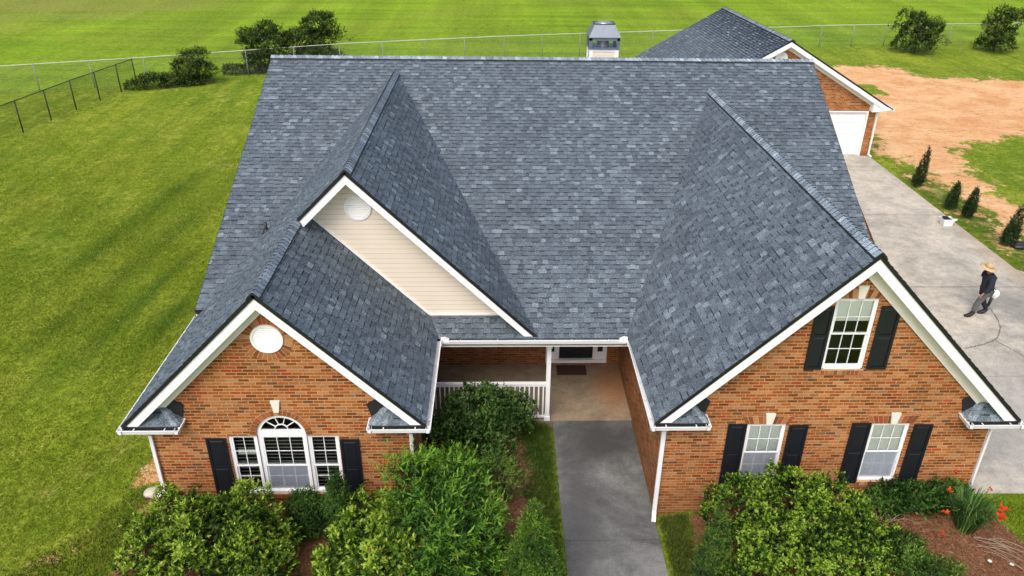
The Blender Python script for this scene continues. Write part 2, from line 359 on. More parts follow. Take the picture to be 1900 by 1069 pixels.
def poly_sdf(X, Y, P):
    P = np.array(P, float); d = np.full(X.shape, 1e9); ins = np.zeros(X.shape, bool)
    n = len(P)
    for i in range(n):
        a = P[i]; b = P[(i+1) % n]; ab = b-a
        t = np.clip(((X-a[0])*ab[0]+(Y-a[1])*ab[1])/(ab@ab), 0, 1)
        d = np.minimum(d, np.hypot(X-a[0]-t*ab[0], Y-a[1]-t*ab[1]))
        if a[1] != b[1]:
            c = ((a[1] > Y) != (b[1] > Y)) & (X < (b[0]-a[0])*(Y-a[1])/(b[1]-a[1])+a[0]); ins ^= c
    return np.where(ins, -d, d)
def soft(sd, w): return np.clip(.5-sd/(2*w), 0, 1)
FENCE = [(-60, 17.5), (-22.43, 34.39), (-15.42, 36.9), (-3, 42.02), (6.79, 44.8), (10.82, 45.82), (36.23, 51.15), (48.49, 52.5), (90, 57)]
def build_ground():
    def ax(segs):
        r = []
        for a, b, st in segs: r += list(np.arange(a, b, st))
        return np.array(r+[segs[-1][1]])
    xs = ax([(-600, -200, 80), (-200, -60, 20), (-60, -25, 2), (-25, -4, .6), (-4, 20, .2), (20, 62, .6), (62, 200, 12), (200, 600, 80)])
    ys = ax([(-120, -20, 20), (-20, -4, 1.5), (-4, 4, .2), (4, 60, .6), (60, 120, 5), (120, 400, 40), (400, 1500, 220)])
    X, Y = np.meshgrid(xs, ys); Z = hgt(X, Y)
    near = (Y < 60) & (Y > -8)
    Z = Z+np.where(near, .02*np.sin(X*.9+Y*.5)*np.cos(Y*.7), 0)*((X < -1) | (X > 28))
    nx, ny = len(xs), len(ys)
    V = np.stack([X, Y, Z], -1).reshape(-1, 3)
    idx = np.arange(nx*ny).reshape(ny, nx)
    F = np.stack([idx[:-1, :-1], idx[:-1, 1:], idx[1:, 1:], idx[1:, :-1]], -1).reshape(-1, 4)
    me = bpy.data.meshes.new('ground'); me.vertices.add(len(V)); me.vertices.foreach_set('co', V.astype(np.float32).ravel())
    me.loops.add(F.size); me.loops.foreach_set('vertex_index', F.ravel().astype(np.int32))
    me.polygons.add(len(F)); me.polygons.foreach_set('loop_start', np.arange(0, F.size, 4, dtype=np.int32))
    me.update(calc_edges=True)
    clay = soft(poly_sdf(X, Y, [(28.6, 13.0), (28.4, 18.5), (28.0, 22.6), (27.6, 25), (28.5, 31), (31.2, 34), (31, 43.5), (37, 44.0), (38.5, 40.8), (44.7, 39.6), (56, 38), (70, 33), (66, 28), (40, 27.5), (35.5, 26.8), (31.8, 24.6), (30.9, 21.5), (30.3, 18), (30.6, 12)]), 1.9)
    clay = np.maximum(clay, .62*soft(poly_sdf(X, Y, [(26.7, 24.2), (30, 24.2), (29.5, 21.6), (27.2, 21.6)]), .6))
    clay = np.maximum(clay, .75*soft(poly_sdf(X, Y, [(-.7, .9), (-.2, 1.4), (.4, 1.1), (.4, .1), (-.5, .1)]), .35))
    clay = np.maximum(clay, .40*soft(poly_sdf(X, Y, [(26.7, 10), (26.7, 21), (28.2, 21), (28.6, 9)]), .5))
    clay = np.maximum(clay, .42*soft(poly_sdf(X, Y, [(-1.6, -2.8), (-1.6, -1.5), (-.2, -.6), (.2, -2.8)]), .5))
    clay = np.where((X > 31.3) & (X < 33.4) & (Y > 35.5) & (Y < 38.6), clay*.4, clay)
    mul = soft(poly_sdf(X, Y, [(0, .1), (.2, -2.6), (9.0, -2.6), (8.75, -1.2), (8.5, .2), (8.45, 1.6), (8.2, 3.4), (6, 3.4), (6, .1)]), .3)
    mul = np.maximum(mul, soft(poly_sdf(X, Y, [(12.3, .1), (12.1, -1.0), (12.5, -2.8), (19.3, -2.8), (18.9, -.9), (18.2, .1)]), .3))
    dry = .75*soft(poly_sdf(X, Y, [(-3.6, 20.0), (-6.3, 21.6), (-5.5, 23.6), (-2.0, 23.2), (-.5, 19)]), 1.6)
    dry = np.maximum(dry, .5*soft(poly_sdf(X, Y, [(-3.4, -3), (-3, -1.2), (-.5, 0.3), (-.3, 2), (-1, 3), (-5, -3)]), .8))
    dry = np.maximum(dry, .5*soft(poly_sdf(X, Y, [(8.3, -1), (9.1, -1), (9.1, 3), (8.5, 3)]), .3))
    dry = np.maximum(dry, .5*soft(poly_sdf(X, Y, [(26.7, 9), (26.7, 20), (28.6, 20), (29, 9)]), .6))
    dry = np.maximum(dry, .35*soft(poly_sdf(X, Y, [(-14, 34), (-12, 30), (-2, 33), (-4, 40)]), 3))
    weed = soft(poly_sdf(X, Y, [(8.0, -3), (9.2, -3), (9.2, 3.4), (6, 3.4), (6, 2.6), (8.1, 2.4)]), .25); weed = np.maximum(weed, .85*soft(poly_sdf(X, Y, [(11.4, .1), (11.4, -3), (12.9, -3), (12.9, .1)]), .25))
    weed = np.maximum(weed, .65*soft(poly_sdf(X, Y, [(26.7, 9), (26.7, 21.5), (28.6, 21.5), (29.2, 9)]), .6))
    trk = np.zeros(X.shape)
    for xo, wdt, a0, a1 in ((-5.35, .42, 5, 18), (-3.75, .35, 3.5, 14.5), (-7.3, .5, 10, 22), (-2.2, .6, 5, 11)):
        cx = xo+.115*(Y-10); trk = np.maximum(trk, np.exp(-((X-cx)/wdt)**2)*np.clip((Y-a0)/2, 0, 1)*np.clip((a1-Y)/3, 0, 1))
    fy = np.interp(X, [a for a, b in FENCE], [b for a, b in FENCE]); fieldm = np.clip((Y-fy+.2)/.8, 0, 1)
    brn = soft(poly_sdf(X, Y, [(-60, 40), (-34, 56), (-27, 60), (-16, 70), (-10, 90), (-80, 90)]), 6)*.85
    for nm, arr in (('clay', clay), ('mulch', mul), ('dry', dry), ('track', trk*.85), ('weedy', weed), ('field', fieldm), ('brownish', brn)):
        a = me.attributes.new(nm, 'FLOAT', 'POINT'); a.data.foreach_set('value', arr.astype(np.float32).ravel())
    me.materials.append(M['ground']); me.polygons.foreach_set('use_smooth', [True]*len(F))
    o = bpy.data.objects.new('ground', me); COL.objects.link(o); tag(o, 'green mown lawn and field with red clay and pine straw beds', 'ground', kind='structure')
build_ground()

# ------------------------------------------------------------------ paving
def paving():
    b = MB(); y = 3.425; k = 0
    while y > -9:
        y2 = y-2.066; b.box(9.247, 11.384, y2+.012, y, -.12, 0.0); y = y2
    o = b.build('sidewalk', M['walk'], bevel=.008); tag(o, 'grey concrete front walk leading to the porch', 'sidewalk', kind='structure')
    b = MB()
    rows = [0.05, 4.6, 9.85, 16.1, 23.6]
    for i in range(len(rows)-1): b.box(18.75, 26.6, rows[i]+.008, rows[i+1]-.008, .35, .55)
    b.box(26.616, 34, 4.0, 9.3, .35, .55); b.box(34.016, 48, 4.0, 9.3, .35, .55)
    b.prism([(26.616, 9.316, .35), (36, 9.316, .35), (27.6, 9.9, .35), (26.616, 11.2, .35)], (0, 0, .2))
    b.box(18.75, 26.6, 23.6, 23.75, .35, .55)
    o = b.build('driveway', M['drive']); tag(o, 'wide pale concrete driveway beside the house', 'driveway', kind='structure')
    c = MB()
    def strip(pts, w):
        pts = [Vector((a, bb, .554)) for a, bb in pts]; L = []; R = []
        for i, q in enumerate(pts):
            t = (pts[min(i+1, len(pts)-1)]-pts[max(i-1, 0)]).normalized(); n = Vector((-t.y, t.x, 0))
            ww = w*(.5+random.random()*.9); j = Vector((random.uniform(-.02, .02), random.uniform(-.02, .02), 0))
            L.append(q+n*ww+j); R.append(q-n*ww+j)
        for i in range(len(pts)-1): c.poly([L[i], R[i], R[i+1], L[i+1]])
    def curve(P, n=14):
        out = []
        for i in range(len(P)-1):
            p0 = P[max(i-1, 0)]; p1 = P[i]; p2 = P[i+1]; p3 = P[min(i+2, len(P)-1)]
            for k in range(n):
                t = k/n; f = lambda a, b_, c_, d: .5*(2*b_+(c_-a)*t+(2*a-5*b_+4*c_-d)*t*t+(3*b_-a-3*c_+d)*t**3)
                out.append((f(p0[0], p1[0], p2[0], p3[0]), f(p0[1], p1[1], p2[1], p3[1])))
        return out+[P[-1]]
    strip(curve([(23.95, 8.9), (24.0, 8.3), (23.75, 7.4), (23.4, 6.85), (23.0, 6.47), (22.4, 6.2), (21.9, 6.05)]), .02)
    strip(curve([(23.05, 6.47), (23.3, 5.9), (23.6, 5.3), (24.4, 4.2)]), .02)
    strip(curve([(18.8, 9.85), (21, 9.86), (26.5, 9.84)]), .012); strip(curve([(18.8, 16.1), (21, 16.1), (26.5, 16.1)]), .012)
    o = c.build('driveway_crack', M['crack']); tag(o, 'dirt filled cracks in the driveway concrete', 'crack', kind='structure')
paving()

# ------------------------------------------------------------------ house numbers
ZE = 2.9
XL, XR, XU, YU = -.018, 6.358, 4.394, 3.036
ML, MU = .998, .992
XM = (XL+XR)/2; ZL = ZE+ML*(XM-XL); ZU = ZE+MU*(XU-XL)
YE, MM, YM = 2.956, .452, 13.263; ZM = ZE+MM*(YM-YE)
RL, RR, MR = 10.997, 18.953, 1.010; RC = (RL+RR)/2; ZR = ZE+MR*(RC-RL)
OH = .34; YR = .044
house = thing('brick_house', 'large brick house with blue-grey shingle roof and white trim', 'house', (9.2, 6, .0))

# shingles ------------------------------------------------------------
PAL = [((.166, .204, .230), .07), ((.120, .149, .172), .26), ((.098, .123, .144), .44), ((.082, .104, .123), .23)]
def clip_rect(poly, s0, s1, t0, t1):
    out = poly
    for ax_, val, sgn in ((0, s0, 1), (0, s1, -1), (1, t0, 1), (1, t1, -1)):
        res = []; n = len(out)
        for i in range(n):
            a = out[i]; b = out[(i+1) % n]; da = (a[ax_]-val)*sgn; db = (b[ax_]-val)*sgn
            if da >= -1e-9: res.append(a)
            if (da > 1e-9 and db < -1e-9) or (da < -1e-9 and db > 1e-9):
                t = da/(da-db); res.append((a[0]+(b[0]-a[0])*t, a[1]+(b[1]-a[1])*t))
        out = res
        if len(out) < 3: return []
    return out
def roof_plane(name, polys3, O, S, T, parent, seed, e=.156, deck=.07, mk_deck=True, tint=1.0):
    """polys3: convex polygons (3-D, on the plane). S along the eave, T up the slope."""
    rs = random.Random(seed); O = Vector(O); S = Vector(S).normalized(); T = Vector(T).normalized(); N = S.cross(T).normalized()
    if N.z < 0: N = -N
    P2 = [[((Vector(p)-O).dot(S), (Vector(p)-O).dot(T)) for p in P] for P in polys3]
    smin = min(q[0] for P in P2 for q in P); smax = max(q[0] for P in P2 for q in P); tmin = min(q[1] for P in P2 for q in P); tmax = max(q[1] for P in P2 for q in P)
    b = MB(); k = int(math.floor(tmin/e))
    def pick():
        r = rs.random()
        for c, w in PAL:
            if r < w: return c
            r -= w
        return PAL[-1][0]
    def emit(s0, s1, t0, t1, ob, ot, col, butt=True):
        for P in P2:
            q = clip_rect(P, s0, s1, t0, t1)
            if not q: continue
            V3 = [O+S*a+T*c+N*(ob+(ot-ob)*(c-t0)/(t1-t0)) for a, c in q]
            nr = (V3[1]-V3[0]).cross(V3[2]-V3[0])
            if nr.dot(N) < 0: V3.reverse()
            b.poly(V3, col)
            if butt:
                lo = [a for a, c in q if abs(c-t0) < 1e-6]
                if len(lo) >= 2:
                    a0, a1 = min(lo), max(lo)
                    b.poly([O+S*a0+T*t0+N*.0005, O+S*a1+T*t0+N*.0005, O+S*a1+T*t0+N*ob, O+S*a0+T*t0+N*ob], (.018, .022, .028))  # near-black butt face paints in the shadow line under each tab
    while k*e < tmax:
        t0 = k*e; t1 = t0+e; s = smin-rs.uniform(0, .4); tooth = rs.random() < .5
        while s < smax:
            w = rs.choice((.11, .14, .16, .18, .21, .26)) if tooth else rs.choice((.10, .13, .16, .19))
            c = pick(); j = rs.uniform(.93, 1.07)*tint; c = tuple(x*j for x in c)
            if tooth: emit(s, s+w, t0, t1, .016, .002, c)
            else:
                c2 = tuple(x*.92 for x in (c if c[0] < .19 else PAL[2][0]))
                sh = (.032, .043, .053) if rs.random() < .7 else tuple(x*.75 for x in c2); fb = rs.uniform(.14, .24)  # printed shingle band, darkened to paint in shade under the course above
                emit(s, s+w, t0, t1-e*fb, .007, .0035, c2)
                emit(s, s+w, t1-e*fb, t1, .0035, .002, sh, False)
            s += w; tooth = not tooth if rs.random() < .8 else tooth
        k += 1
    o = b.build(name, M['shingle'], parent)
    if mk_deck:
        d = MB()
        for P in polys3: d.prism([Vector(p)-N*.004 for p in P], -N*deck)
        d.build('roof_deck', M['black'], o)
    return o
def vec(a, b): return Vector(b)-Vector(a)
def caps(parent, P, Q, a, b, seed, vent=True, W=.175):
    """ridge cap shingles from P to Q; a, b: unit vectors down the two slopes"""
    rs = random.Random(seed); P = Vector(P); Q = Vector(Q); a = Vector(a).normalized(); b = Vector(b).normalized(); d = (Q-P); L = d.length; d.normalize()
    up = (-(a+b)); up.normalize()
    lift = .042 if vent else .016
    if vent:
        v = MB(); hh = up*lift
        pr = [P+a*(W+.012)+up*.004, P+up*.004, P+b*(W+.012)+up*.004, P+b*(W+.012)+hh, P+hh*1.1, P+a*(W+.012)+hh]
        v.prism([p-d*.015 for p in (pr[0], pr[1], pr[4], pr[5])], d*(L+.015)); v.prism([p-d*.015 for p in (pr[1], pr[2], pr[3], pr[4])], d*(L+.015))
        v.build('ridge_vent', M['vent_black'], parent)
    m = MB(); n = max(1, int(L/.143)); st = L/n
    for k in range(n):
        r = rs.random(); c = PAL[0][0] if r < .3 else PAL[1][0] if r < .75 else PAL[2][0]
        j = rs.uniform(1.5, 2.0); c = tuple(x*j for x in c)
        s0 = P+d*(k*st-.01); s1 = P+d*((k+1)*st+.03); h0 = lift+.024; h1 = lift+.003
        off = [(a, W), (a, W*.55), (a, .025), (b, .025), (b, W*.55), (b, W)]
        lo = [s0+v_*w_+up*h0 for v_, w_ in off]; hi = [s1+v_*w_+up*h1 for v_, w_ in off]
        for i in range(5): m.poly([lo[i], lo[i+1], hi[i+1], hi[i]], c)
        for i in range(5): m.poly([lo[i], lo[i]-up*.012, lo[i+1]-up*.012, lo[i+1]], (.03, .036, .045))
        for sidev, i in ((0, 0), (5, 5)): m.poly([lo[i], hi[i], hi[i]-up*.01, lo[i]-up*.01], (.03, .036, .045))
    return m.build('ridge_cap', M['shingle'], parent)

cM = math.atan(MM); cL = math.atan(ML)
# front wing + cross gable : shared left slope
yv = lambda x: YE+(x-XL)*ML/MM
EL = XL+.07   # roof edge stands a little inside the gutter line
zL = lambda x: ZE+ML*(x-XL)
YF = -OH-.02  # front edge of the roof over the rake boards
XG = XM       # split line
ext = .25
pA = [(EL, YF, zL(EL)), (EL, 4.12, zL(EL)), (.30, 4.14, zL(.30)), (XG, yv(XG)+ext, zL(XG)), (XG, YF, zL(XG))]
pB = [(XG, YU-.02, zL(XG)), (XG, yv(XG)+ext, zL(XG)), (XU, yv(XU)+ext*.1, zL(XU)), (XU, YU-.02, zL(XU))]
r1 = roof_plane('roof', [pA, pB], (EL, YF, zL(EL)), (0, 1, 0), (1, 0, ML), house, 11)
# left wing right slope
zLr = lambda x: ZE+ML*(XR-x)
ER = XR-.07
pC = [(XM, YF, zLr(XM)), (XM, 8.5, zLr(XM)), (ER, YE+.4, zLr(ER)), (ER, YF, zLr(ER))]
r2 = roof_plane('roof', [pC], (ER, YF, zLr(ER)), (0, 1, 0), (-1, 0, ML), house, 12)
# cross gable right slope
zUr = lambda x: ZL*0+ZU-MU*(x-XU)
UR = XU+(ZU-(ZE+MM*(YU-YE)))/MU
pD = [(XU, YU-.02, ZU), (XU, yv(XU)+.03, ZU), (UR+.02, YE+.30, zUr(UR+.02)), (UR+.02, YU-.02, zUr(UR+.02))]
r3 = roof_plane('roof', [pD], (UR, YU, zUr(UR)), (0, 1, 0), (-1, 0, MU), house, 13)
# right wing
RBX = RC-.229; yr_end = YE+(ZR-ZE)/MM
zRl = lambda x: ZE+MR*(x-RL); zRr = lambda x: ZE+MR*(RR-x)
YRF = YR-.361-.0
def rc(y): return RC+(RBX-RC)*(y-YRF)/(yr_end-YRF)
e1, e2 = RL+.07, RR-.07
pE = [(e1, YRF-.02, zRl(e1)), (RC, YRF-.02, ZR), (RBX, yr_end+.05, ZR), (e1, YE+.35, zRl(e1))]
# the ridge leans slightly: fit each slope's plane through its own eave line and ridge line
def plane_axes(eave0, eave1, ridge0):
    S = (Vector(eave1)-Vector(eave0)).normalized(); w = Vector(ridge0)-Vector(eave0); T = (w-S*w.dot(S)).normalized(); return S, T
S_, T_ = plane_axes((RL, YRF, ZE), (RL+(RBX-RC)*.22, YE, ZE), (RC, YRF, ZR))
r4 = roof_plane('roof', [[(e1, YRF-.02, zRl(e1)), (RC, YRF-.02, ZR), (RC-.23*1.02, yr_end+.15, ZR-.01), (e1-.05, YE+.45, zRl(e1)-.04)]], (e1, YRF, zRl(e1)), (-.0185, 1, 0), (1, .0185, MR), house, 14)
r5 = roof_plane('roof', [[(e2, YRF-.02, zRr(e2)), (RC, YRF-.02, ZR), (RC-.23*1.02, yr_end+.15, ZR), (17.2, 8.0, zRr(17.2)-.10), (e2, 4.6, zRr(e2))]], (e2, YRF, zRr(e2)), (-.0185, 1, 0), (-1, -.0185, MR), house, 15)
# main roof, front and back slopes
XA, XB, XC = .156, 17.936, 18.577
zM = lambda y: ZE+MM*(y-YE)
ya = 3.787; y0 = YE+.03
pF = [(XA, ya, zM(ya)), (XA, YM, ZM), (XC, YM, ZM), (18.0, 4.2, zM(4.2)), (.55, ya, zM(ya))]
pF2 = [(5.9, y0, zM(y0)), (11.3, y0, zM(y0)), (11.9, ya, zM(ya)), (5.2, ya, zM(ya))]
pF = [(XA, ya, zM(ya)), (17.97, ya, zM(ya)), (XC, YM, ZM), (XA, YM, ZM)]
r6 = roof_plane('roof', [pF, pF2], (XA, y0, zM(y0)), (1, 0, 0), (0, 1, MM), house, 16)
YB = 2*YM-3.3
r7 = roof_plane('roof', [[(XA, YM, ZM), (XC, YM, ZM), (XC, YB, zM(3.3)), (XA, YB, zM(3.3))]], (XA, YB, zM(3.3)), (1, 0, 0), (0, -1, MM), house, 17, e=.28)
caps(r6, (XA, YM, ZM), (XC, YM, ZM), (0, -1, -MM), (0, 1, -MM), 21)
caps(r1, (XU, YU-.03, ZU), (XU, yv(XU)+.05, ZU), (-1, 0, -MU), (1, 0, -MU), 22)
caps(r2, (XM, YF-.01, ZL), (XM, YU+.25, ZL), (-1, 0, -ML), (1, 0, -ML), 23)
caps(r4, (RC, YRF-.03, ZR), (RBX, yr_end+.05, ZR), (-1, 0, -MR), (1, 0, -MR), 24)

# walls ---------------------------------------------------------------
def wall_xz(b, xs, top, holes, y, z0, reveal=.10, flip=False):
    """front-facing wall in plane y made of vertical strips; holes: list of (x0,x1,zlo(x),zhi(x))"""
    cuts = sorted(set(xs))
    for xa, xb in zip(cuts[:-1], cuts[1:]):
        hs = sorted([h for h in holes if h[0]-1e-6 <= xa and h[1]+1e-6 >= xb], key=lambda h: h[2]((xa+xb)/2))
        la = z0(xa); lb = z0(xb)
        for h in hs:
            b.poly([(xa, y, la), (xb, y, lb), (xb, y, h[2](xb)), (xa, y, h[2](xa))]); la = h[3](xa); lb = h[3](xb)
            b.poly([(xa, y, h[2](xa)), (xb, y, h[2](xb)), (xb, y+reveal, h[2](xb)), (xa, y+reveal, h[2](xa))])
            b.poly([(xa, y, h[3](xa)), (xa, y+reveal, h[3](xa)), (xb, y+reveal, h[3](xb)), (xb, y, h[3](xb))])
        b.poly([(xa, y, la), (xb, y, lb), (xb, y, top(xb)), (xa, y, top(xa))])
    for h in holes:
        for x in (h[0], h[1]):
            if h[3](x)-h[2](x) > .01: b.poly([(x, y, h[2](x)), (x, y+reveal, h[2](x)), (x, y+reveal, h[3](x)), (x, y, h[3](x))])
C_ = lambda v: (lambda x: v)
RV = .11
# left wing front
ax0, ax1, acx, aR, az = 2.635, 3.685, 3.160, .525, 2.42
arch_hi = lambda x: az+math.sqrt(max(0, aR*aR-(x-acx)**2))
b = MB()
xs = [.385, 2.01, ax0, ax1, 4.365, XM, 5.957]+[acx-aR*math.cos(math.pi*k/24) for k in range(1, 24)]
topL = lambda x: min(zL(x), zLr(x))-.07
wall_xz(b, xs, topL, [(2.01, ax0, C_(.79), C_(2.40)), (ax0, ax1, C_(.79), arch_hi), (ax1, 4.365, C_(.79), C_(2.40))], 0.0, C_(-.3), RV)
b.build('wall', M['brick'], house)
# right wing front
b = MB()
W1, W2, W3 = (13.19, 14.045, .975, 2.61), (15.925, 16.775, .975, 2.61), (14.52, 15.39, 4.045, 5.745)
topR = lambda x: min(zRl(x), zRr(x))-.07
wall_xz(b, [11.399, 18.552, RC]+[v for w in (W1, W2, W3) for v in w[:2]], topR, [(w[0], w[1], C_(w[2]), C_(w[3])) for w in (W1, W2, W3)], YR, C_(-.3), RV)
b.build('wall', M['brick'], house)
# side and rear walls
def side_wall(x, pts, nm='wall'):
    b = MB(); b.poly([(x, y, z) for y, z in pts]); return b.build(nm, M['brick'], house)
side_wall(.385, [(0, -.3), (0, ZE+.25), (3.9, ZE+.25), (4.2, zM(4.2)-.1), (YM, ZM-.1), (YB-.4, zM(3.7)-.1), (YB-.4, -.3)])
side_wall(5.957, [(0, -.4), (0, ZE+.25), (6.07, ZE+.25), (6.07, -.4)])
side_wall(11.399, [(YR, -.4), (YR, ZE+.25), (6.07, ZE+.25), (6.07, -.4)])
side_wall(18.552-.3, [(4.4, -.3), (4.4, zM(4.4)-.1), (YM, ZM-.1), (YB-.4, zM(3.7)-.1), (YB-.4, -.3)])
side_wall(18.552, [(YR, -.3), (YR, ZE+.25), (4.4, ZE+.25), (4.4, -.3)])
b = MB(); b.poly([(.385, YB-.4, -.3), (18.25, YB-.4, -.3), (18.25, YB-.4, ZE+.05), (.385, YB-.4, ZE+.05)]); b.build('wall', M['brick'], house); b = MB(); b.poly([(18.25, 4.4, -.3), (18.552, 4.4, -.3), (18.552, 4.4, ZE+.25), (18.25, 4.4, ZE+.25)])
b.build('wall', M['brick'], house)
b = MB(); wall_xz(b, [5.957, 9.2, 11.03, 11.399], C_(2.9), [(9.2, 11.03, C_(.13), C_(2.45))], 6.07, C_(-.4), .15); b.build('wall', M['brick'], house)
# siding gable of the cross gable
YS = YU+.589
b = MB(); sl = .09
b.poly([(XL+.6, YS, zL(XL+.6)-sl), (UR-.1, YS, zUr(UR-.1)-sl), (XU, YS, ZU-sl)]); b.build('gable_siding', M['siding'], house)

# trim ------------------------------------------------------------------
def rake(zf, xa, xb, y, side, parent, d0=.045, w=.205, ovh=.33, frieze=.165, wall_y=None, zcut=None, col='white'):
    """xa = eave end, xb = apex; zf roof line"""
    m_ = abs((zf(xb)-zf(xa))/(xb-xa)); k = math.sqrt(1+m_*m_)
    A = lambda x, d: (x, y, zf(x)-d*k)
    sg = 1 if xb > xa else -1
    zc = zcut if zcut is not None else -9
    def cutx(d): # x where bottom line at depth d reaches zcut
        x = xa
        if zf(xa)-d*k < zc: x = xa+sg*(zc-(zf(xa)-d*k))/m_
        return x
    x1 = cutx(d0); x2 = cutx(d0+w)
    b = MB(); b.prism([A(x1, d0), A(xb, d0), A(xb, d0+w), A(x2, d0+w)], (0, .03, 0)); o = b.build('rake_board', M[col], parent, bevel=.004)
    b = MB(); b.prism([(xa, y-.012, zf(xa)+.004), (xb, y-.012, zf(xb)+.004), (xb, y-.012, zf(xb)-(d0+.006)*k), (xa, y-.012, zf(xa)-(d0+.006)*k)], (0, .03, 0)); b.build('drip_edge', M['black'], parent)
    b = MB(); D = d0+w-.03; b.prism([(x2, y+.03, zf(x2)-D*k), (xb, y+.03, zf(xb)-D*k), (xb, y+.03, zf(xb)-(D+.015)*k), (x2, y+.03, zf(x2)-(D+.015)*k)], (0, ovh-.03, 0)); b.build('soffit', M['soffit'], parent)
    if frieze:
        wy = wall_y if wall_y is not None else y+ovh
        xf = cutx(d0+w+.02)
        b = MB(); b.prism([(xf, wy-.055, zf(xf)-(D+.012)*k), (xb, wy-.055, zf(xb)-(D+.012)*k), (xb, wy-.055, zf(xb)-(d0+w+frieze)*k), (xf+sg*.12, wy-.055, zf(xf+sg*.12)-(d0+w+frieze)*k)], (0, .053, 0)); b.build('frieze_board', M['soffit'], parent)
rake(zL, EL, XM, -OH, 1, house, ovh=OH, wall_y=0, zcut=ZE+.05)
rake(zLr, ER, XM, -OH, -1, house, ovh=OH, wall_y=0, zcut=ZE+.05)
rake(zRl, e1, RC, YRF, 1, house, ovh=.36, wall_y=YR, zcut=ZE+.05, w=.22, frieze=.19)
rake(zRr, e2, RC, YRF, -1, house, ovh=.36, wall_y=YR, zcut=ZE+.05, w=.22, frieze=.19)
rake(zL, XM-.03, XU, YU, 1, house, ovh=.585, frieze=0, w=.19)
rake(zUr, UR, XU, YU, -1, house, ovh=.585, frieze=0, w=.19, zcut=zM(YU)+.01)
# main roof rakes (side gables)
for x, sx_ in ((XA, -1), (17.95, 1)):
    xt = x if sx_ < 0 else XC
    for (ya_, yb_) in ((ya, YM), (YB, YM)):
        zf = zM if yb_ > ya_ else (lambda y: zM(2*YM-y))
        b = MB(); k = .045
        b.prism([(x, ya_, zf(ya_)-k), (xt, yb_, ZM-k), (xt, yb_, ZM-k-.22), (x, ya_, zf(ya_)-k-.22)], (.03*-sx_, 0, 0)); b.build('rake_board', M['white'], house)
        b = MB(); b.prism([(x+.01*sx_, ya_, zf(ya_)+.004), (xt+.01*sx_, yb_, ZM+.004), (xt+.01*sx_, yb_, ZM-k-.01), (x+.01*sx_, ya_, zf(ya_)-k-.01)], (.02*-sx_, 0, 0)); b.build('drip_edge', M['black'], house)
b = MB(); b.box(XA, .7, ya-.02, ya+.01, zM(ya)-.10, zM(ya)-.02); b.build('drip_edge', M['black'], house)
b = MB(); b.box(XA+.03, .6, ya+.015, ya+.10, zM(ya)-.38, zM(ya)-.08); b.build('fascia', M['black'], house)
# white trim along the foot of the siding
b = MB()
xq = XM+.12; xv = XR-MM*(YS-YE)/ML
b.prism([(xq, YS-.03, zLr(xq)+.03), (xv, YS-.03, zLr(xv)+.02), (xv, YS-.03, zLr(xv)+.075), (xq, YS-.03, zLr(xq)+.085)], (0, .028, 0))
b.box(xv-.01, UR-.52, YS-.03, YS-.002, zM(YS)+.02, zM(YS)+.065)
b.build('siding_trim', M['white'], house)
# eave fascia and soffits of the eaves
def eave_soffit(x0, x1, y0, y1):
    b = MB(); b.box(x0, x1, y0, y1, ZE-.13, ZE-.115); b.build('soffit', M['soffit'], house)
eave_soffit(XL+.03, .385, -.3, 4.1); eave_soffit(5.957, XR-.03, -.3, YE); eave_soffit(RL+.03, 11.399, -.3, YE); eave_soffit(18.552, RR-.03, -.3, 4.5)
b = MB(); b.box(5.957, 11.399, YE+.06, 6.07, 2.66, 2.68); b.build('porch_ceiling', M['soffit'], house)
b = MB(); b.box(5.96, 11.396, 3.40, 3.56, 2.44, 2.66); b.build('porch_beam', M['white'], house)

# gutters ----------------------------------------------------------------
def gutter(P, Q, out, w=.10, h=.10, strap=.62, lid=None):
    P = Vector(P); Q = Vector(Q); o = Vector(out).normalized(); d = (Q-P); L = d.length; d.normalize(); Z = Vector((0, 0, 1))
    b = MB(); t = .008
    # P,Q: top outer lip line
    inn = -o*w
    b.prism([P, P-Z*h+o*-.02, P-Z*h+o*-.02-o*t, P-o*t], d*L)
    b.prism([P-Z*h-o*.02, P-Z*h+inn, P-Z*(h-t)+inn, P-Z*(h-t)-o*.02], d*L)
    b.prism([P+inn+Z*.01, P+inn-Z*h, P+inn-Z*h+o*t, P+inn+Z*.01+o*t], d*L)
    b.prism([P+o*.006+Z*.002, P-o*.016+Z*.002, P-o*.016-Z*.012, P+o*.006-Z*.012], d*L)
    for E_ in (P, Q-d*t): b.prism([E_, E_-Z*h-o*.02, E_-Z*h+inn, E_+inn], d*t)
    n = max(1, int(L/strap))
    for i in range(n):
        c = P+d*(L*(i+.5)/n); b.prism([c-Z*.004, c+inn-Z*.004, c+inn-Z*.012, c-Z*.012], d*.022)
    return b.build('gutter', M['gutter'], house)
G = .045
gutter((XL-.02, -.42, ZE-.01), (XL-.02, 4.12, ZE-.01), (-1, 0, 0))
gutter((XR+.02, -.42, ZE-.01), (XR+.02, YE-.04, ZE-.01), (1, 0, 0))
gutter((XR+.02, YE-.04, ZE-.01), (RL-.02, YE-.04, ZE-.01), (0, -1, 0), strap=.8)
gutter((RL-.02, -.40, ZE-.01), (RL-.02, YE-.04, ZE-.01), (-1, 0, 0))
gutter((RR+.02, -.40, ZE-.01), (RR+.02, 4.6, ZE-.01), (1, 0, 0))
